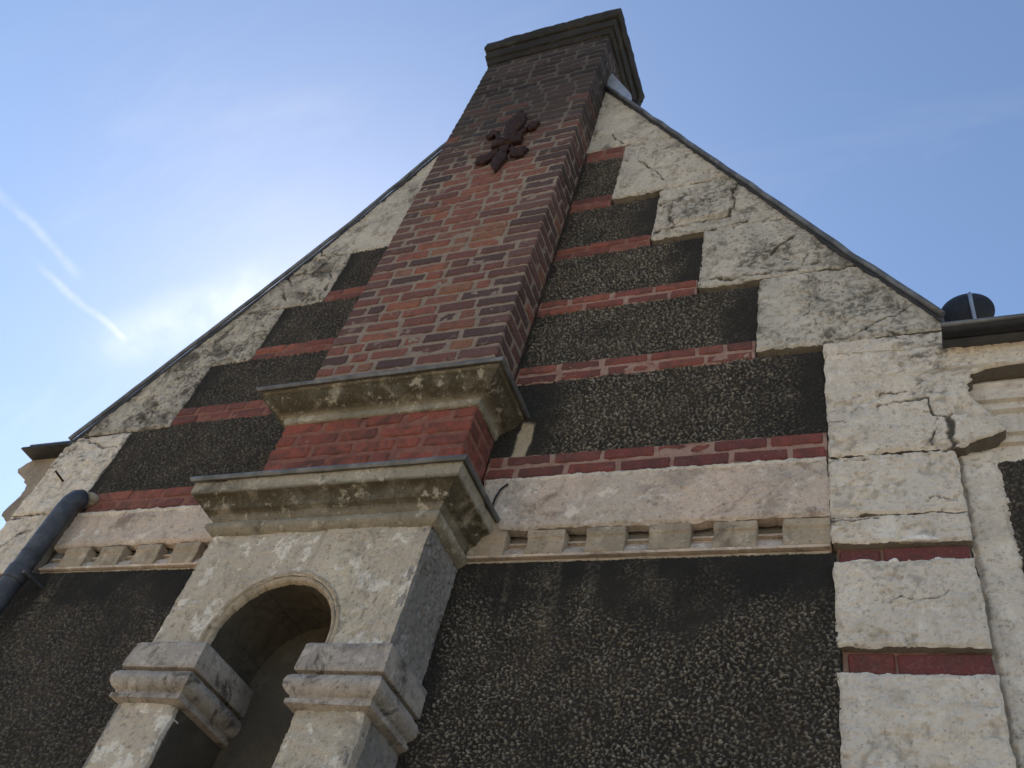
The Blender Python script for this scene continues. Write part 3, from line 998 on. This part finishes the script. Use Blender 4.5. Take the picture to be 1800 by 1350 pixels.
for i, (z0, z1, xa, xb, mt) in enumerate(bands):
    bed = relief('brick_band', z0 + 0.002, z1 - 0.002, xa, xb, 0.0105, 0.008, mortar_h(200 + i), 0.04, M[mt], house, edge=0.003, seed=200 + i)
    hh = (z1 - z0 - 0.012 * 1 - 0.008) / 2
    for row in (0, 1):
        zc = z0 + 0.005 + hh / 2 + row * (hh + 0.010)
        x = xb
        w = 0.21 if (row + i) % 2 else 0.13
        while x > xa + 0.03:
            w = min(w, x - xa)
            if x - w - xa < 0.06:
                w = x - xa
            gp = 0.012 + R_.uniform(0, .012)
            col = R_.choice(BANDC)
            if i == 0 and x > -1.0:
                col = R_.choice([(0.125, 0.04, 0.042), (0.16, 0.046, 0.042), (0.19, 0.055, 0.045)])
            put_brick(bed, x - w / 2, 0.052, zc, w - gp, 0.09, round(hh, 3), M['brick_red'], col)
            x -= w
            w = R_.choice([0.22, 0.225, 0.215, 0.12])
# single courses in the quoin
for z0, z1, xs in ((1.918, 1.983, (-0.192, -0.052, 0.206)), (1.522, 1.596, (-0.180, -0.040, 0.216)), (0.93, 0.995, (-0.185, 0.03, 0.21)), (0.545, 0.612, (-0.185, -0.05, 0.21))):
    for a, bb in zip(xs[:-1], xs[1:]):
        put_brick(quoin, (a + bb) / 2, 0.070, (z0 + z1) / 2, bb - a - 0.010, 0.09, round(z1 - z0 - 0.003, 3), M['brick_red'], R_.choice([(0.16, 0.042, 0.038), (0.13, 0.038, 0.042), (0.18, 0.05, 0.04)]))
for z0, z1 in ((1.918, 1.983), (1.522, 1.596), (0.93, 0.995)):
    for a, bb in ((-4.34, -4.15), (-4.15, -3.93)):
        put_brick(quoinL, (a + bb) / 2, 0.070, (z0 + z1) / 2, bb - a - 0.010, 0.09, round(z1 - z0 - 0.003, 3), M['brick_red'], (0.16, 0.042, 0.038))


# white filler squeezed out round the brick course of the quoin
def blob(name, x, y, z, sx, sy, sz, mat, parent, seed):
    bm = bmesh.new()
    bmesh.ops.create_icosphere(bm, subdivisions=3, radius=1)
    r = random.Random(seed)
    ph = [r.uniform(0, 6) for _ in range(6)]
    for v in bm.verts:
        k = 1 + 0.22 * math.sin(v.co.x * 4 + ph[0]) * math.sin(v.co.z * 5 + ph[1]) + 0.12 * math.sin(v.co.x * 9 + ph[2])
        v.co = Vector((v.co.x * sx, v.co.y * sy * k, v.co.z * sz * k + 0.25 * sz * math.sin(v.co.x * 3 + ph[3])))
        v.co += Vector((x, y, z + ZO))
    me = bpy.data.meshes.new(name)
    bm.to_mesh(me)
    bm.free()
    for p_ in me.polygons:
        p_.use_smooth = True
    return link(name, me, mat, parent)


blob('filler_patch', 0.062, 0.002, 1.993, 0.062, 0.010, 0.011, M['filler'], quoin, 1)
blob('filler_patch', -0.020, 0.008, 1.912, 0.016, 0.010, 0.009, M['filler'], quoin, 2)
blob('filler_patch', 0.112, 0.008, 1.914, 0.014, 0.010, 0.007, M['filler'], quoin, 3)
blob('filler_patch', -0.115, 0.008, 1.916, 0.040, 0.008, 0.004, M['filler'], quoin, 4)

# ---------------------------------------------------------------- frieze with dentils
def frieze(xa, xb, zb, starts, wd, seed, zt):
    f = relief('frieze', zb + 0.135, zt, xa, xb, -0.004, 0.0048, plaster_h(seed, 0.004, 0.0016, 0.22, 0.004, cracks=False, blot=False), 0.05, M['frieze'], house, edge=0.006, seed=seed)
    relief('cement_fillet', zt - 0.034, zt + 0.001, xa + 0.003, xb - 0.003, -0.0075, 0.005, plaster_h(seed + 50, 0.003, 0.0016, 0.3, 0.002, False, False), 0.02, M['quoin'], f, edge=0.007, seed=seed + 50)
    # hollow moulding behind the dentils, then a thin fillet below
    prof = [(-0.06, zb + 0.006), (-0.004, zb + 0.006), (-0.002, zb + 0.016), (-0.012, zb + 0.024), (-0.020, zb + 0.045), (-0.034, zb + 0.066), (-0.052, zb + 0.078), (-0.050, zb + 0.084), (-0.036, zb + 0.087), (-0.036, zb + 0.095), (-0.070, zb + 0.099), (-0.072, zb + 0.15)]
    sweep('hollow_moulding', prof, xa + 0.002, xb - 0.002, 0.0, 0, 0, M['frieze'], f, jit=0.001, seed=seed, sides='F')
    sweep('lower_fillet', [(-0.04, zb - 0.014), (-0.020, zb - 0.010), (-0.016, zb - 0.002), (-0.04, zb + 0.001)], xa + 0.004, xb - 0.004, 0.0, 0, 0, M['dentil'], f, jit=0.006, seed=seed + 1, sides='F')
    for s in starts:
        bm = bmesh.new()
        pr = [(0.0, 0.0165), (0.0, 0.085), (-0.007, 0.093), (-0.007, 0.126), (0.05, 0.126), (0.05, 0.014)]
        yo = 0.001 + R_.uniform(-.001, .003)
        w = wd + R_.uniform(-.006, .004)
        a = [bm.verts.new((s + R_.uniform(-.002, .002), yo + y, zb + q + ZO + R_.uniform(-.002, .002))) for y, q in pr]
        c = [bm.verts.new((s + w + R_.uniform(-.002, .002), yo + y, zb + q + ZO + R_.uniform(-.002, .002))) for y, q in pr]
        k = len(pr)
        for i in range(k):
            bm.faces.new((a[i], c[i], c[(i + 1) % k], a[(i + 1) % k]))
        bm.faces.new(a[::-1])
        bm.faces.new(c)
        bmesh.ops.recalc_face_normals(bm, faces=bm.faces)
        bmesh.ops.bevel(bm, geom=[e for e in bm.edges], offset=0.003, segments=1, affect='EDGES')
        bmesh.ops.subdivide_edges(bm, edges=[e for e in bm.edges if e.calc_length() > 0.03], cuts=3, use_grid_fill=True)
        for v in bm.verts:
            v.co.y += 0.0016 * math.sin(v.co.x * 130 + v.co.z * 90 + s * 9) * R_.uniform(0.2, 1)
        me = bpy.data.meshes.new('dentil')
        bm.to_mesh(me)
        bm.free()
        link('dentil', me, M['dentil'], f)
    return f


frieze(-1.565, -0.207, 1.972, [-1.548, -1.309, -1.071, -0.83, -0.598, -0.359], 0.155, 300, 2.383)
frieze(-3.86, -2.60, 1.990, [-3.746, -3.519, -3.291, -3.064, -2.836], 0.148, 310, 2.350)

# ---------------------------------------------------------------- niche block below the chimney
BX0, BX1, BY = -2.59, -1.576, -0.245
AZ, AR, AC = 1.455, 0.247, -2.088
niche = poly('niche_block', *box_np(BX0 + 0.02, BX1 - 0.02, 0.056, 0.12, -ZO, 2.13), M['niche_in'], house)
RO = 0.272
# spandrel wall above and beside the arch: three pieces of one face, laid out round the opening
nseg = 96
ang = np.linspace(0, np.pi, nseg + 1)
nr = 60


def spandrel():
    """polar grid from the arch edge out to the block outline"""
    th = np.linspace(-0.0, np.pi, 220)
    # extend straight down at both ends
    inner = [(AC + RO, 1.215)] + [(AC + RO * math.cos(q), AZ + RO * math.sin(q)) for q in th] + [(AC - RO, 1.215)]
    z_top = 1.952
    outer = []
    for (x, z_) in inner:
        if z_ <= AZ + 1e-6 and (x > AC):
            outer.append((BX1, z_))
        elif z_ <= AZ + 1e-6:
            outer.append((BX0, z_))
        else:
            dx, dz = x - AC, z_ - AZ
            sx = ((BX1 - AC) / dx) if dx > 1e-6 else (((BX0 - AC) / dx) if dx < -1e-6 else 1e9)
            sz = (z_top - AZ) / dz if dz > 1e-6 else 1e9
            s = min(sx, sz)
            outer.append((AC + dx * s, AZ + dz * s))
    inner, outer = np.array(inner), np.array(outer)
    # sharpen the two upper corners
    for cx_ in (BX0, BX1):
        i = np.argmin(np.hypot(outer[:, 0] - cx_, outer[:, 1] - z_top))
        outer[i] = (cx_, z_top)
    s = np.linspace(0, 1, 80)
    X = inner[:, None, 0] + (outer - inner)[:, None, 0] * s[None, :]
    Z = inner[:, None, 1] + (outer - inner)[:, None, 1] * s[None, :]
    h, at = plaster_h(400, 0.005, 0.0016, 0.35, 0.0035, cracks=False, blot=False)(X, Z)
    V = np.stack([X, BY - h, Z], -1).reshape(-1, 3)
    n_, m_ = X.shape
    idx = np.arange(n_ * m_).reshape(n_, m_)
    F = np.stack([idx[:-1, :-1], idx[:-1, 1:], idx[1:, 1:], idx[1:, :-1]], -1).reshape(-1, 4)
    return link('niche_face', mesh_np('niche_face', V, F, {'dirt': at['dirt'].reshape(-1)}), M['niche'], niche)


spandrel()
# pilasters below the imposts
relief('pilaster', -0.6, 1.213, BX0 + 0.005, AC - AR, BY, 0.006, plaster_h(410, 0.004, 0.0016, 0.4, 0.003, False, False), 0.05, M['niche'], niche, edge=0.006, seed=410)
relief('pilaster', -0.6, 1.213, AC + AR + 0.003, BX1 + 0.001, BY, 0.006, plaster_h(414, 0.004, 0.0016, 0.4, 0.0035, False, False), 0.05, M['niche'], niche, edge=0.006, seed=414)
# outer sides of the block
relief('block_side', -0.6, 1.952, BY + 0.001, 0.05, -BX1 + 0.001, 0.006, plaster_h(418, 0.005, 0.0020, 0.5, 0.003, False, False), 0.03, M['grey'], niche, edge=0.005, seed=418, axis='X')
V, F = box_np(BX0, BX0 + 0.03, BY + 0.004, 0.05, -ZO, 1.95)
poly('block_side', V, F, M['grey'], niche)
# inner jambs
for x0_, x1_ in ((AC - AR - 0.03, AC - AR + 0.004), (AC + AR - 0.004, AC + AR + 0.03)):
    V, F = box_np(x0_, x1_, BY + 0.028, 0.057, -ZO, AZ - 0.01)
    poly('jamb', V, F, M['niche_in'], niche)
# arch moulding and vault (radius, y) swept round the half circle
ap = [(0.290, BY + 0.010), (0.288, BY - 0.006), (0.278, BY - 0.007), (0.275, BY + 0.002), (0.269, BY + 0.004), (0.266, BY - 0.003), (0.254, BY + 0.004), (0.2495, BY + 0.012), (AR, BY + 0.022)]


def arch(name, prof, mat, jit, sub):
    pr = [prof[0]]
    for a, b_ in zip(prof[:-1], prof[1:]):
        k = max(1, int(math.dist(a, b_) / sub))
        pr += [(a[0] + (b_[0] - a[0]) * q / k, a[1] + (b_[1] - a[1]) * q / k) for q in range(1, k + 1)]
    pr = np.array(pr)
    th = np.concatenate([[-0.16], np.linspace(0, np.pi, 120), [np.pi + 0.16]])
    T, Rr = np.meshgrid(th, pr[:, 0], indexing='ij')
    Yy = np.repeat(pr[None, :, 1], len(th), 0)
    j = jit * fbm(T * 7, Rr * 50 + Yy * 20, 77, 4, 0.6) - jit * 2.5 * sstep(0.5, 0.9, gn(T * 16, Rr * 40 + Yy * 14, 79))
    V = np.stack([AC + (Rr - j) * np.cos(T), Yy + j, AZ + (Rr - j) * np.sin(T)], -1).reshape(-1, 3)
    n_, m_ = T.shape
    idx = np.arange(n_ * m_).reshape(n_, m_)
    F = np.stack([idx[:-1, :-1], idx[1:, :-1], idx[1:, 1:], idx[:-1, 1:]], -1).reshape(-1, 4)
    return link(name, mesh_np(name, V, F, {'dirt': np.clip(sstep(0.3, 0.8, gn(T * 16, Rr * 60, 79)) * 0.5, 0, 1).reshape(-1)}), mat, niche)


arch('arch_moulding', ap, M['dentil'], 0.0022, 0.004)
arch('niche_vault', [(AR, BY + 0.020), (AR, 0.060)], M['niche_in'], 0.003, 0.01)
# imposts: slab, groove, roll and fillet carried round each jamb
ip = [(0.0, 1.428), (0.026, 1.425), (0.034, 1.416), (0.037, 1.365), (0.039, 1.322), (0.036, 1.317), (0.016, 1.315), (0.015, 1.303), (0.036, 1.301), (0.046, 1.290), (0.050, 1.272), (0.047, 1.254), (0.036, 1.240), (0.022, 1.232), (0.020, 1.222), (0.030, 1.219), (0.029, 1.204), (0.012, 1.198), (0.0, 1.194)]
sweep('impost', ip, BX0, AC - AR, BY, 0.05, 0.08, M['impost'], niche, jit=0.0018, seed=21)
sweep('impost', ip, AC + AR, BX1, BY, 0.08, 0.05, M['impost'], niche, jit=0.0018, seed=23)

# ---------------------------------------------------------------- cornices of the chimney breast
cp = [(0.0, 1.935), (0.010, 1.940), (0.022, 1.948), (0.032, 1.960), (0.034, 1.974), (0.028, 1.986), (0.018, 1.990), (0.018, 1.998), (0.030, 2.008), (0.036, 2.024), (0.050, 2.030), (0.058, 2.034), (0.064, 2.052), (0.076, 2.068), (0.092, 2.078), (0.104, 2.081), (0.108, 2.086), (0.110, 2.110), (0.113, 2.148), (0.0, 2.152)]
corn = sweep('cornice', cp, BX0, BX1, BY, 0.03, 0.03, M['cornice'], house, jit=0.0026, seed=31, pl=1.25, moss_shade=[(1.94, .35), (1.99, .3), (2.02, .7), (2.03, .95), (2.08, 1), (2.084, .9), (2.09, .1), (2.15, .1)])  # tint strongest in the coves, painting their shade along with moss
lp = [(0.0, 2.153), (0.108, 2.150), (0.116, 2.143), (0.126, 2.142), (0.133, 2.149), (0.134, 2.158), (0.128, 2.166), (0.110, 2.168), (0.0, 2.178)]
sweep('lead_cover', lp, BX0, BX1, BY, 0.025, 0.025, M['lead'], corn, jit=0.0015, seed=33, pl=1.2)
up = [(0.0, 2.628), (0.010, 2.631), (0.014, 2.638), (0.014, 2.662), (0.022, 2.666), (0.034, 2.672), (0.058, 2.684), (0.080, 2.700), (0.096, 2.720), (0.104, 2.738), (0.112, 2.742), (0.116, 2.758), (0.0, 2.762)]
corn2 = sweep('cornice', up, SX0, SX1, SYF, 0.03, 0.03, M['cornice'], house, jit=0.0028, seed=35, pl=1.15, moss_shade=[(2.6, .3), (2.665, .35), (2.675, 1), (2.74, 1), (2.745, .7), (2.76, .6)])
lp2 = [(0.0, 2.761), (0.114, 2.760), (0.124, 2.753), (0.134, 2.752), (0.141, 2.759), (0.142, 2.768), (0.136, 2.775), (0.12, 2.777), (0.0, 2.79)]
sweep('lead_cover', lp2, SX0, SX1, SYF, 0.025, 0.025, M['lead'], corn2, jit=0.0018, seed=37, pl=1.1)

# ---------------------------------------------------------------- wing on the right: strip, roughcast and broken cornice
relief('plaster_strip', -0.6, 2.42, 0.214, 0.345, 0.050, 0.005, plaster_h(500, 0.006, 0.0014, 0.35, 0.003, False, False), 0.04, M['quoin'], house, edge=0.010, seed=500)
relief('roughcast_panel', 0.85, 2.37, 0.338, 1.2, 0.072, 0.0055, rough_h(510, dens=0.5, cell=0.0152), 0.03, M['roughcast'], house, edge=0.004, seed=510)
wp = [(-0.06, 2.36), (0.010, 2.365), (0.014, 2.39), (0.016, 2.435), (0.008, 2.44), (0.008, 2.447), (0.026, 2.452), (0.028, 2.472), (0.016, 2.478), (0.018, 2.486), (0.034, 2.492), (0.036, 2.500), (0.024, 2.506), (0.024, 2.590), (0.040, 2.600), (0.042, 2.612), (0.030, 2.616), (0.032, 2.640), (0.048, 2.646), (0.050, 2.664), (0.034, 2.668), (0.036, 2.72), (0.044, 2.735), (0.0, 2.80)]
sweep('moulded_cornice', [(a - 0.02, b_) for a, b_ in wp], 0.22, 1.2, 0.066, 0, 0, M['quoin'], house, jit=0.003, seed=41, sides='F')

# moulded cornice on the left end of the house, seen edge-on
pf = [(-4.30, 2.88), (-4.50, 2.86), (-4.55, 2.79), (-4.615, 2.725), (-4.60, 2.70), (-4.50, 2.645), (-4.44, 2.59), (-4.41, 2.53), (-4.43, 2.45), (-4.455, 2.40), (-4.44, 2.37), (-4.36, 2.33), (-4.30, 2.30)]
nys = 60
ys = np.linspace(0.012, 6.4, nys)
PF = []
for a, b_ in zip(pf[:-1], pf[1:]):
    k = max(1, int(math.dist(a, b_) / 0.02))
    PF += [(a[0] + (b_[0] - a[0]) * q / k, a[1] + (b_[1] - a[1]) * q / k) for q in range(k)]
PF.append(pf[-1])
PF = np.array(PF)
PF[1:-1] += 0.006 * rng.randn(len(PF) - 2, 2) * 0.7
V = [(x, y, z_) for y in ys for x, z_ in PF]
k = len(PF)
F = [(i * k + j, i * k + j + 1, (i + 1) * k + j + 1, (i + 1) * k + j) for i in range(nys - 1) for j in range(k - 1)]
F.append(tuple(range(k)))
poly('eaves_cornice', [(x * 1.04, y + 0.09, z_ * 1.04) for x, y, z_ in V], F, M['eaves'], house)

# ---------------------------------------------------------------- roof
def roof_side(pts, name, oy=-0.055):
    """slab of slates following the rake polyline, edge towards the eye"""
    d = 0.055
    bot = [(x, z_ + 0.002) for x, z_ in pts]
    top = [(x, z_ + 0.046) for x, z_ in pts]
    V, F = [], []
    for y in (oy, 6.8):
        V += [(x, y, z_) for x, z_ in bot] + [(x, y, z_) for x, z_ in top]
    n_ = len(pts)
    for i in range(n_ - 1):
        F += [(i, i + 1, 3 * n_ - n_ + i + 1, 2 * n_ + i), (n_ + i, 3 * n_ + i, 3 * n_ + i + 1, n_ + i + 1), (i, n_ + i, n_ + i + 1, i + 1), (2 * n_ + i, 2 * n_ + i + 1, 3 * n_ + i + 1, 3 * n_ + i)]
    F += [(0, 2 * n_, 3 * n_, n_), (n_ - 1, 2 * n_ - 1, 4 * n_ - 1, 3 * n_ - 1)]
    return poly(name, V, F, M['slate'], house)


rightR = [(0.26, 3.07), (-0.056, 3.574), (-0.593, 4.476), (-1.44, 5.88), (-2.085, 6.90)]
leftR = [(-4.34, 2.885), (-4.313, 2.931), (-3.977, 3.512), (-3.625, 4.116), (-3.213, 4.855), (-2.79, 5.74), (-2.085, 7.0)]
roofR = roof_side([(x + 0.0, z_ - 0.012) for x, z_ in rightR[:-1]] + [(-1.60, 6.13)], 'roof_slope', -0.004)
roofL = roof_side([(x, z_ - 0.012) for x, z_ in leftR[:-1]] + [(-2.58, 6.10)], 'roof_slope', -0.004)
# ridge part behind the chimney
V = []
for y in (SYB + 0.03, 6.8):
    V += [(-1.60, y, 6.12), (-2.085, y, 6.93), (-2.58, y, 6.09), (-1.60, y, 6.23), (-2.085, y, 7.04), (-2.58, y, 6.20)]
poly('roof_ridge', V, [(0, 1, 4, 3), (1, 2, 5, 4), (3, 4, 10, 9), (4, 5, 11, 10), (0, 6, 7, 1), (1, 7, 8, 2), (6, 9, 10, 7), (7, 10, 11, 8)], M['slate'], house)


def tube(name, pts, r, mat, parent, seg=10, r1=None):
    """a round bar through pts (x, y, z in eye coordinates)"""
    P_ = [Vector((a, b_, c_ + ZO)) for a, b_, c_ in pts]
    V, F = [], []
    up_ = Vector((0.03, 1, 0.02))
    for i, q in enumerate(P_):
        d_ = (P_[min(i + 1, len(P_) - 1)] - P_[max(i - 1, 0)]).normalized()
        a = d_.cross(up_).normalized()
        if a.length < 0.1:
            a = d_.cross(Vector((1, 0, 0))).normalized()
        c_ = d_.cross(a).normalized()
        rr = r if r1 is None else r + (r1 - r) * i / (len(P_) - 1)
        for j in range(seg):
            w_ = 2 * math.pi * j / seg
            V.append(q + a * math.cos(w_) * rr + c_ * math.sin(w_) * rr)
    for i in range(len(P_) - 1):
        for j in range(seg):
            F.append((i * seg + j, i * seg + (j + 1) % seg, (i + 1) * seg + (j + 1) % seg, (i + 1) * seg + j))
    F.append(tuple(range(seg)))
    F.append(tuple(range((len(P_) - 1) * seg, len(P_) * seg)[::-1]))
    me = bpy.data.meshes.new(name)
    me.from_pydata([tuple(v) for v in V], [], F)
    for p_ in me.polygons:
        p_.use_smooth = len(p_.vertices) == 4
    bm = bmesh.new()
    bm.from_mesh(me)
    bmesh.ops.recalc_face_normals(bm, faces=bm.faces)
    bm.to_mesh(me)
    bm.free()
    return link(name, me, mat, parent)


def fine(pts, step=0.12, amp=0.004, seed=0):
    out = []
    for a, b_ in zip(pts[:-1], pts[1:]):
        k = max(1, int(math.dist(a, b_) / step))
        for q in range(k):
            out.append(tuple(a[i] + (b_[i] - a[i]) * q / k for i in range(3)))
    out.append(pts[-1])
    r = random.Random(seed)
    return [(x + r.uniform(-amp, amp), y, z_ + r.uniform(-amp, amp)) for x, y, z_ in out]


# rolled metal edge along both rakes
tube('verge_roll', fine([(x, -0.022, z_ + 0.022) for x, z_ in rightR[:-1]] + [(-1.59, -0.022, 6.15)], seed=1), 0.013, M['lead'], roofR)
tube('verge_roll', fine([(x, -0.022, z_ + 0.022) for x, z_ in leftR[:-1]] + [(-2.585, -0.022, 6.11)], seed=2), 0.013, M['lead'], roofL)
# bright flashing up the right side of the chimney
V = [(-1.592, -0.03, 5.98), (-1.592, 0.43, 5.98), (-1.592, 0.43, 6.30), (-1.592, -0.03, 6.30), (-1.40, -0.03, 5.86), (-1.40, 0.43, 5.86)]
fq = [(-1.603, 6.20), (-1.40, 5.85), (-1.388, 5.955), (-1.572, 6.37), (-1.603, 6.40)]
poly('flashing', [(x, -0.012, z_) for x, z_ in fq] + [(x, 0.03, z_) for x, z_ in fq], [(0, 1, 2, 3, 4), (9, 8, 7, 6, 5), (0, 5, 6, 1), (1, 6, 7, 2), (2, 7, 8, 3), (3, 8, 9, 4)], M['zinc'], roofR)

# ---------------------------------------------------------------- things fixed to the house
# gutter of the wing
gut = thing('eaves_gutter', 'dark metal gutter along the short right-hand eaves', 'gutter', (0.9, -0.03, 2.85 + ZO))
gp = []
for a in range(0, 181, 15):
    q = math.radians(a)
    gp.append((-0.074 - 0.028 * math.cos(q), 2.925 - 0.028 * math.sin(q)))
V, F = [], []
xs_ = np.linspace(0.235, 4.2, 24)
for x in xs_:
    V += [(x, y, z_ - 0.006 * (x - .2)) for y, z_ in gp]
k = len(gp)
for i in range(len(xs_) - 1):
    for j in range(k - 1):
        F.append((i * k + j, i * k + j + 1, (i + 1) * k + j + 1, (i + 1) * k + j))
F.append(tuple(range(k)))
poly('trough', V, F, M['dish'], gut, smooth=False)
tube('rolled_rim', fine([(0.232, -0.102, 2.928), (4.2, -0.102, 2.904)], 0.15, 0.001), 0.011, M['lead'], gut)
V, F = box_np(0.235, 4.2, -0.044, 3.0, 2.906, 2.93)
poly('roof_edge', V, F, M['slate'], house)
# left eaves end: two thin metal plates
pe = thing('eaves_plate', 'thin dark metal plates capping the left eaves corner', 'eaves plate', (-4.4, 0.1, 2.87 + ZO))
poly('plate', *box_np(-4.74, -4.30, 0.0, 6.4, 2.900, 2.912), M['dish'], pe)
poly('plate', *box_np(-4.72, -4.28, 0.02, 6.4, 2.940, 2.950), M['lead'], pe)

# downpipe on the left
dp = thing('downpipe', 'slate-grey plastic downpipe on the left corner of the house', 'downpipe', (-3.84, -0.07, 0.0))
tube('pipe', [(-3.84, -0.045, 2.405), (-3.84, -0.066, 2.385), (-3.84, -0.080, 2.345), (-3.84, -0.086, 2.29), (-3.84, -0.087, 2.1), (-3.84, -0.087, 1.0), (-3.84, -0.087, -ZO + 0.02)], 0.048, M['pipe'], dp, seg=24)
tube('collar', [(-3.84, -0.087, 1.93), (-3.84, -0.087, 1.925), (-3.84, -0.087, 1.865), (-3.84, -0.087, 1.86)], 0.054, M['pipe'], dp, seg=24)
tube('collar', [(-3.84, -0.087, 2.02), (-3.84, -0.087, 2.012)], 0.050, M['pipe'], dp, seg=24)
poly('bracket', *box_np(-3.788, -3.762, -0.10, 0.03, 1.893, 1.905), M['pipe'], dp)
tube('bracket_screw', [(-3.778, -0.108, 1.90), (-3.778, -0.098, 1.90)], 0.008, M['lead'], dp)
blob('moss_cushion', -3.85, -0.012, 2.425, 0.075, 0.05, 0.028, M['cornice'], house, 9)

# fleur-de-lis wall anchor
fl = thing('wall_anchor', 'rusted cast-iron fleur-de-lis anchor on the brick chimney', 'ornament', (-2.055, -0.22, 4.75 + ZO))


def petal(name, pts, y0, th, parent):
    """outline (x, z) -> plate with rounded front"""
    rr_ = random.Random(len(pts) + int(pts[0][0] * 999))
    dense = []
    for (xa_, za_), (xb_, zb2) in zip(pts, pts[1:] + pts[:1]):
        for q in (0, 0.34, 0.67):
            dense.append((xa_ + (xb_ - xa_) * q + rr_.uniform(-.010, .010), za_ + (zb2 - za_) * q + rr_.uniform(-.010, .010)))
    pts = dense
    n_ = len(pts)
    cx_, cz_ = sum(p_[0] for p_ in pts) / n_, sum(p_[1] for p_ in pts) / n_
    V = [(x, y0 + th, z_) for x, z_ in pts] + [(x, y0 + th * 0.25, z_) for x, z_ in pts]
    V += [(cx_ + (x - cx_) * 0.62, y0, cz_ + (z_ - cz_) * 0.62) for x, z_ in pts]
    F = []
    for a in (0, 1):
        for i in range(n_):
            j = (i + 1) % n_
            F.append((a * n_ + i, a * n_ + j, (a + 1) * n_ + j, (a + 1) * n_ + i))
    F.append(tuple(range(2 * n_, 3 * n_)))
    o = poly(name, V, F, M['iron'], parent)
    bm = bmesh.new()
    bm.from_mesh(o.data)
    bmesh.ops.recalc_face_normals(bm, faces=bm.faces)
    bm.to_mesh(o.data)
    bm.free()
    return o


FX, FZ = -2.055, 5.14
def S(pts, mir=1):
    return [(FX + mir * x, FZ + z_) for x, z_ in pts]
petal('middle_petal', S([(-0.035, 0.02), (-0.040, 0.12), (-0.066, 0.22), (-0.064, 0.32), (-0.03, 0.40), (0.0, 0.46), (0.03, 0.40), (0.064, 0.32), (0.066, 0.22), (0.040, 0.12), (0.035, 0.02)]), -0.236, 0.034, fl)
sp = [(0.03, 0.02), (0.055, 0.10), (0.095, 0.17), (0.135, 0.235), (0.175, 0.225), (0.185, 0.17), (0.165, 0.12), (0.135, 0.125), (0.145, 0.16), (0.12, 0.155), (0.09, 0.09), (0.075, 0.02)]
petal('side_petal', S(sp), -0.230, 0.028, fl)
petal('side_petal', S(sp, -1), -0.230, 0.028, fl)
petal('cross_band', S([(-0.10, -0.035), (-0.105, 0.0), (-0.10, 0.03), (0.10, 0.03), (0.105, 0.0), (0.10, -0.035)]), -0.240, 0.038, fl)
petal('tail', S([(-0.035, -0.03), (-0.034, -0.14), (-0.052, -0.22), (-0.03, -0.30), (0.0, -0.37), (0.03, -0.30), (0.052, -0.22), (0.034, -0.14), (0.035, -0.03)]), -0.234, 0.032, fl)
lp_ = [(0.04, -0.04), (0.07, -0.10), (0.11, -0.13), (0.155, -0.11), (0.18, -0.15), (0.165, -0.21), (0.12, -0.235), (0.075, -0.20), (0.05, -0.14)]
petal('tail_leaf', S(lp_), -0.230, 0.028, fl)
petal('tail_leaf', S(lp_, -1), -0.230, 0.028, fl)
tube('rivet', [(FX, -0.250, FZ), (FX, -0.20, FZ)], 0.022, M['iron'], fl)

# dish on the roof
ds = thing('satellite_dish', 'dark round dish with a pale bar behind the right-hand gutter', 'satellite dish', (0.39, 0.32, 2.95 + ZO))
dc = Vector((0.385, 0.30, 3.478 + ZO))
dn = Vector((-0.14, -0.80, -0.12)).normalized()
ax = dn.cross(Vector((0, 0, 1))).normalized()
az_ = ax.cross(dn).normalized()
V, F = [], []
rings, segs = 7, 40
for side in (0, 1):
    for i in range(rings + 1):
        rr = i / rings
        for j in range(segs):
            w_ = 2 * math.pi * j / segs
            off = 0.035 * (1 - rr * rr) + (0.006 if side == 0 else 0.0)
            q = dc + ax * math.cos(w_) * rr * 0.112 + az_ * math.sin(w_) * rr * 0.118 + dn * off
            V.append((q.x, q.y, q.z))
o0 = (rings + 1) * segs
for side in (0, 1):
    for i in range(rings):
        for j in range(segs):
            b0 = side * o0
            F.append((b0 + i * segs + j, b0 + i * segs + (j + 1) % segs, b0 + (i + 1) * segs + (j + 1) % segs, b0 + (i + 1) * segs + j))
for j in range(segs):
    F.append((rings * segs + j, rings * segs + (j + 1) % segs, o0 + rings * segs + (j + 1) % segs, o0 + rings * segs + j))
me = bpy.data.meshes.new('reflector')
me.from_pydata(V, [], F)
me.validate()
for p_ in me.polygons:
    p_.use_smooth = True
link('reflector', me, M['dish'], ds)
q0 = dc + dn * 0.048
def eye(q):
    return (q.x, q.y, q.z - ZO)
tube('support_bar', [eye(q0 + az_ * 0.100 - ax * 0.030 - dn * 0.03), eye(q0 - ax * 0.028), eye(q0 - az_ * 0.10 - ax * 0.026), eye(q0 - az_ * 0.30 - ax * 0.026)], 0.009, M['zinc'], ds, seg=8)
tube('mast', [eye(dc - dn * 0.02 - az_ * 0.02), (0.40, 0.36, 3.3), (0.40, 0.36, 2.90)], 0.016, M['zinc'], ds, seg=10)

# nail in the left quoin
nl = tube('rusty_nail', [(-4.17, 0.01, 2.60), (-4.185, -0.03, 2.615), (-4.19, -0.055, 2.622)], 0.006, M['iron'], None, seg=8)
tag(nl, 'small bent rusty nail in the cream plaster at far left', 'nail')

# loose wire by the lower cornice
wi = tube('wire', [(-1.452, -0.012, 2.34), (-1.475, -0.016, 2.31), (-1.488, -0.016, 2.26), (-1.490, -0.014, 2.20), (-1.485, -0.012, 2.13)], 0.0045, M['dish'], None, seg=8)
tag(wi, 'short dark wire hanging at the right end of the lower cornice', 'wire')
